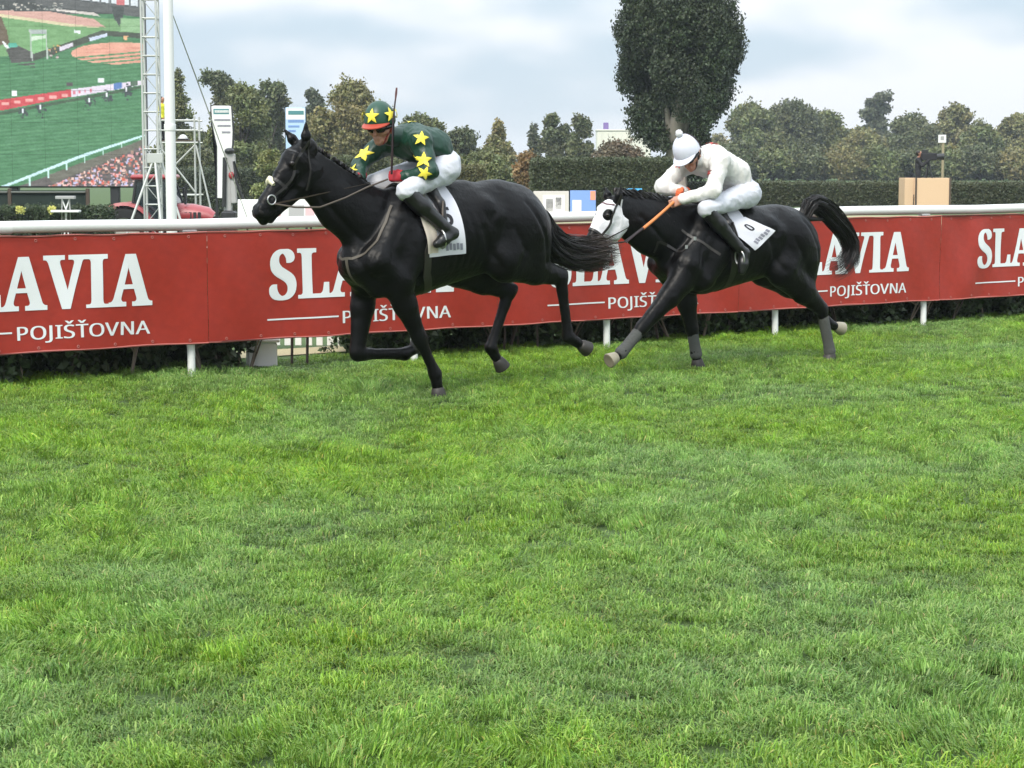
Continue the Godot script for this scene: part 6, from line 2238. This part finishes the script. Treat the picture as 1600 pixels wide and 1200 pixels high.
	var p := tree("poplar_tree", "tall dense dark columnar poplar with a grey trunk, behind the white jockey's helmet", "tree", Vector3(6.839, 0.0, -86.0), 13.4, 5.6, 0.7, Color(0.032, 0.052, 0.020), "column", 14000, 0.44)
	var tr := Shape.new()
	tr.tube([Vector3(0.0, 0, 0.15), Vector3(0.0, 1.6, 0.3), Vector3(-0.1, 3.0, 0.9), Vector3(0.1, 4.6, 1.5)], [0.50, 0.44, 0.38, 0.22], 12)
	tr.tube([Vector3(-0.05, 2.6, 0.6), Vector3(0.4, 3.6, 1.1), Vector3(0.6, 4.4, 1.3)], [0.26, 0.17, 0.08], 10)
	tr.tube([Vector3(-0.05, 2.4, 0.6), Vector3(-0.4, 3.4, 1.0), Vector3(-0.5, 4.2, 1.2)], [0.22, 0.16, 0.08], 10)
	put("trunk", tr, mats.grey_bark, p)
	hedge("hedge", "high clipped block hedge behind the second horse's head and mane", Vector3(3.27, 0.0, -74.9), Vector3(4.949, 1.869, 1.8), 0.0, Color(0.062, 0.080, 0.036), 6500, 0.30)
	hedge("hedge", "long low clipped hedge behind the second horse's hindquarters and the podium", Vector3(16.243, 0.0, -87.8), Vector3(19.575, 0.912, 1.6), 0.0, Color(0.075, 0.090, 0.046), 10500, 0.30)
	hedge("hedge", "dark hedge far behind the tractor and the crane arm", Vector3(-13.559, -0.9, -105.0), Vector3(10.828, 1.411 + 0.9, 2.0), 0.0, Color(0.060, 0.080, 0.040), 5000, 0.38)
	hedge("hedge", "clipped hedge behind the leading horse's neck", Vector3(-7.209, -0.2, -92.0), Vector3(3.22, 1.97 + 0.2, 1.8), 0.0, Color(0.080, 0.098, 0.040), 2600, 0.34)
	hedge("hedge", "short olive hedge right of the green jockey's seat", Vector3(-2.134, 0.0, -88.0), Vector3(1.815, 1.61, 1.6), 0.0, Color(0.12, 0.12, 0.048), 1600, 0.30)


func ground() -> void:
	var m := Shape.new()
	var xs := []
	var zs := []
	for i in 41: xs.append(sign(i - 20) * pow(absf(i - 20) / 20.0, 3.0) * 900.0 + (i - 20) * 1.0)
	for i in 49: zs.append(12.0 - i * 1.6 - pow(i / 48.0, 4.0) * 1100.0)
	for z: float in zs:
		for x: float in xs: m.vert(Vector3(x, land(x, z) - 0.01, z))
	for j in zs.size() - 1:
		for i in xs.size() - 1:
			var a := j * xs.size() + i
			m.ix.append_array([a, a + 1, a + xs.size() + 1, a, a + xs.size() + 1, a + xs.size()])
	var g := put("ground", m.smooth(), mats.turf_soil, self)
	tag(g, "green ground of the racecourse reaching to the far trees", "", "", "structure")
	var path := Shape.new()
	var a := along_rail(0.4, 0.0, -1.15)
	var b := along_rail(3.4, 0.0, -1.15)
	var c := along_rail(3.4, 0.0, -1.75)
	var d := along_rail(0.4, 0.0, -1.75)
	path.quad(a, b, c, d)
	var p := put("path", path, mats.sand, self)
	tag(p, "narrow sandy path in the gap behind the hedge", "", "", "structure")
	var far := Shape.new()
	far.quad(Vector3(-4, 0.004, -42), Vector3(60, 0.004, -42), Vector3(60, 0.004, -72), Vector3(-4, 0.004, -72))
	var q := put("sand_track", far, mats.sand_track, self)
	tag(q, "pale olive sand track far behind the rail", "", "", "structure")


func make_materials() -> void:
	mats.leaf = leaf_paint()
	mats.clump = leaf_clump(11, 0.5, 0.40, 3)
	mats.column_clump = leaf_clump(12, 0.5, 0.42, 5, 0.9, 0.5)
	mats.bark = rough_up(paint(lin(0.075, 0.062, 0.048), 0.9), 2.0, 1.0)
	mats.grey_bark = rough_up(paint(lin(0.26, 0.235, 0.20), 0.9), 1.2, 1.4)
	mats.pale_bark = paint(lin(0.22, 0.19, 0.15), 0.9)
	mats.twigs = rough_up(paint(lin(0.018, 0.022, 0.010), 0.95), 2.0, 1.0)
	mats.turf_soil = rough_up(paint(lin(0.050, 0.090, 0.020), 0.95), 4.0, 1.5)
	mats.turf_soil.uv1_world_triplanar = true
	mats.sand = rough_up(paint(lin(0.34, 0.29, 0.17), 0.95), 1.0, 0.6)
	mats.sand_track = rough_up(paint(lin(0.27, 0.27, 0.15), 0.95), 0.4, 0.6)
	mats.coat = rough_up(paint(lin(0.0020, 0.0019, 0.0022), 0.40), 6.0, 0.75, 0.02, 3)
	mats.coat.metallic_specular = 0.30
	mats.nostril = paint(lin(0.003, 0.002, 0.002), 0.8)
	mats.dark_leather = paint(lin(0.028, 0.024, 0.021), 0.5)
	mats.hair = paint(Color.WHITE, 0.45)
	mats.hair.vertex_color_use_as_albedo = true
	mats.hair_core = paint(lin(0.008, 0.007, 0.007), 0.7)
	mats.hoof = rough_up(paint(lin(0.026, 0.023, 0.020), 0.55), 20.0, 0.4)
	mats.pale_hoof = rough_up(paint(lin(0.30, 0.27, 0.20), 0.55), 20.0, 0.4)
	mats.sole = rough_up(paint(lin(0.26, 0.22, 0.16), 0.85), 20.0, 0.8)
	mats.eye = paint(lin(0.010, 0.006, 0.005), 0.22)
	mats.leather = paint(lin(0.012, 0.010, 0.009), 0.45)
	mats.brown_strap = paint(lin(0.09, 0.028, 0.03), 0.5)
	mats.dark_strap = paint(lin(0.022, 0.010, 0.014), 0.5)
	mats.red_strap = paint(lin(0.30, 0.035, 0.03), 0.5)
	mats.rein = paint(lin(0.075, 0.058, 0.045), 0.5)
	mats.strap = paint(lin(0.075, 0.064, 0.050), 0.6)
	mats.girth = paint(lin(0.30, 0.24, 0.18), 0.7)
	mats.steel = paint(lin(0.55, 0.55, 0.55), 0.3, 0.9)
	mats.fleece = paint(lin(0.72, 0.68, 0.50), 0.95)
	mats.saddle = paint(lin(0.010, 0.009, 0.010), 0.35)
	mats.pad = rough_up(paint(lin(0.52, 0.46, 0.39), 0.9), 20.0, 0.4)
	mats.number_cloth = rough_up(paint(lin(0.64, 0.64, 0.70), 0.8), 16.0, 0.25)
	mats.ink = paint(lin(0.018, 0.016, 0.022), 0.7)
	mats.faint_ink = paint(lin(0.22, 0.22, 0.27), 0.7)
	mats.white_cloth = rough_up(paint(lin(0.66, 0.66, 0.69), 0.75), 20.0, 0.3)
	mats.boot_cloth = rough_up(paint(lin(0.07, 0.072, 0.068), 0.85), 24.0, 0.5)
	mats.skin = paint(lin(0.42, 0.21, 0.145), 0.5)
	mats.skin.subsurf_scatter_enabled = true
	mats.skin.subsurf_scatter_strength = 0.15
	mats.rider_hair = paint(lin(0.016, 0.011, 0.008), 0.6)
	mats.goggles = paint(lin(0.008, 0.008, 0.009), 0.12)
	mats.green_silk = rough_up(paint(lin(0.004, 0.036, 0.021), 0.45), 3.2, 0.9, 0.012, 4)
	mats.green_silk.rim_enabled = true
	mats.green_silk.rim = 0.12
	mats.white_silk = rough_up(paint(lin(0.64, 0.63, 0.61), 0.5), 3.2, 0.7, 0.012, 4)
	mats.breeches = rough_up(paint(lin(0.54, 0.555, 0.61), 0.55), 4.0, 0.5, 0.012, 4)
	mats.boots = paint(lin(0.010, 0.010, 0.011), 0.30)
	mats.red_glove = paint(lin(0.34, 0.012, 0.022), 0.7)
	mats.orange_glove = paint(lin(0.72, 0.14, 0.05), 0.7)
	mats.orange = paint(lin(0.62, 0.20, 0.055), 0.5)
	mats.green_cap = paint(lin(0.007, 0.052, 0.030), 0.40)
	mats.red_peak = paint(lin(0.36, 0.045, 0.022), 0.45)
	mats.white_cap = paint(lin(0.60, 0.615, 0.71), 0.35)
	mats.yellow = paint(lin(0.80, 0.68, 0.06), 0.55)
	mats.red_patch = paint(lin(0.75, 0.13, 0.12), 0.6)
	mats.rail_white = rough_up(paint(lin(0.72, 0.73, 0.72), 0.35), 3.0, 0.15)
	mats.white_paint = paint(lin(0.74, 0.75, 0.74), 0.5)
	mats.banner_red = rough_up(paint(lin(0.375, 0.028, 0.014), 0.52), 9.0, 0.16)
	mats.banner_red.uv1_scale = Vector3.ONE * 1.6
	var worn := noise_map(0.012, 12, false, 512)
	var ramp := Gradient.new()
	ramp.colors = PackedColorArray([Color(0.88, 0.86, 0.86), Color(1.0, 1.0, 1.0)])
	worn.color_ramp = ramp
	mats.banner_red.albedo_texture = worn
	mats.banner_hem = paint(lin(0.40, 0.12, 0.10), 0.6)
	mats.print_white = paint(lin(0.76, 0.78, 0.80), 0.5)
	mats.dark_metal = paint(lin(0.020, 0.021, 0.023), 0.45)
	mats.alu = paint(lin(0.50, 0.52, 0.50), 0.45, 0.25)
	mats.dark_wood = rough_up(paint(lin(0.075, 0.055, 0.040), 0.85), 3.0, 0.6)
	mats.plywood = rough_up(paint(lin(0.66, 0.46, 0.29), 0.75), 1.5, 0.3)
	mats.straw_paint = paint(lin(0.30, 0.26, 0.16), 0.7)
	mats.tractor_red = paint(lin(0.29, 0.012, 0.018), 0.34)
	mats.tractor_red.clearcoat_enabled = true
	mats.rubber = paint(lin(0.014, 0.014, 0.014), 0.85)
	mats.rim_paint = paint(lin(0.45, 0.44, 0.40), 0.5)
	mats.glass = paint(Color(0.16, 0.20, 0.22, 0.72), 0.04)
	mats.glass.transparency = BaseMaterial3D.TRANSPARENCY_ALPHA
	mats.grey_paint = paint(lin(0.36, 0.36, 0.36), 0.5)
	mats.teal = paint(lin(0.07, 0.22, 0.24), 0.6)
	mats.pale_blue = paint(lin(0.40, 0.56, 0.76), 0.6)
	mats.sign_blue = paint(lin(0.16, 0.28, 0.58), 0.6)
	mats.cyan_board = paint(lin(0.06, 0.36, 0.68), 0.6)
	mats.grey_board = paint(lin(0.50, 0.48, 0.45), 0.7)
	mats.board_white = paint(lin(0.66, 0.65, 0.64), 0.7)
	mats.orange_board = paint(lin(0.66, 0.26, 0.16), 0.7)
	mats.pink = paint(lin(0.66, 0.42, 0.44), 0.6)
	mats.cream = paint(lin(0.66, 0.66, 0.57), 0.8)
	mats.purple = paint(lin(0.16, 0.10, 0.30), 0.6)
	mats.net = paint(lin(0.012, 0.024, 0.018), 0.9)
	mats.net_rail = paint(lin(0.085, 0.095, 0.08), 0.6)
	mats.hi_vis = paint(lin(0.75, 0.72, 0.03), 0.6)
	mats.dark_cloth = paint(lin(0.014, 0.014, 0.017), 0.8)
	mats.screen = paint(Color.BLACK, 0.5)
	mats.screen.emission_enabled = true
	mats.screen.emission_texture = ImageTexture.create_from_image(screen_picture())
	mats.screen.emission = Color.WHITE
	mats.screen.emission_operator = BaseMaterial3D.EMISSION_OP_MULTIPLY
	mats.screen.emission_energy_multiplier = 1.05


const SKY_BIAS := 0.13
var mats := {}


func _ready() -> void:
	rng.seed = 2024
	var cam := Camera3D.new()
	cam.name = "camera"
	cam.fov = 21.2394
	cam.near = 0.1
	cam.far = 2500.0
	cam.position = Vector3(0, 1.8, 0)
	cam.rotation.x = -0.107091
	add_child(cam)
	cam.current = true
	var env := Environment.new()
	env.background_mode = Environment.BG_SKY
	var sky := Sky.new()
	var pano := PanoramaSkyMaterial.new()
	pano.panorama = sky_panorama()
	sky.sky_material = pano
	env.sky = sky
	env.tonemap_mode = Environment.TONE_MAPPER_LINEAR
	env.tonemap_exposure = 1.35
	env.fog_enabled = true
	env.fog_density = 0.00032
	env.fog_light_color = Color(0.84, 0.88, 0.92)
	env.sdfgi_enabled = true
	env.ssao_enabled = true
	env.ssil_enabled = true
	var we := WorldEnvironment.new()
	we.name = "world_environment"
	we.environment = env
	add_child(we)
	var sun := DirectionalLight3D.new()
	sun.name = "sun"
	sun.light_energy = 0.8
	sun.light_color = Color(1.0, 0.97, 0.92)
	sun.light_angular_distance = 22.0
	sun.shadow_enabled = true
	sun.rotation_degrees = Vector3(-46, -24, 0)
	add_child(sun)

	make_materials()
	ground()
	turf()
	trees()
	far_things()
	screen_and_tower()
	left_fence()
	tractor()
	flags_and_boards()
	podium()
	rail()
	banners()
	rail_hedge()
	leading_horse()
	following_horse()
	riders()
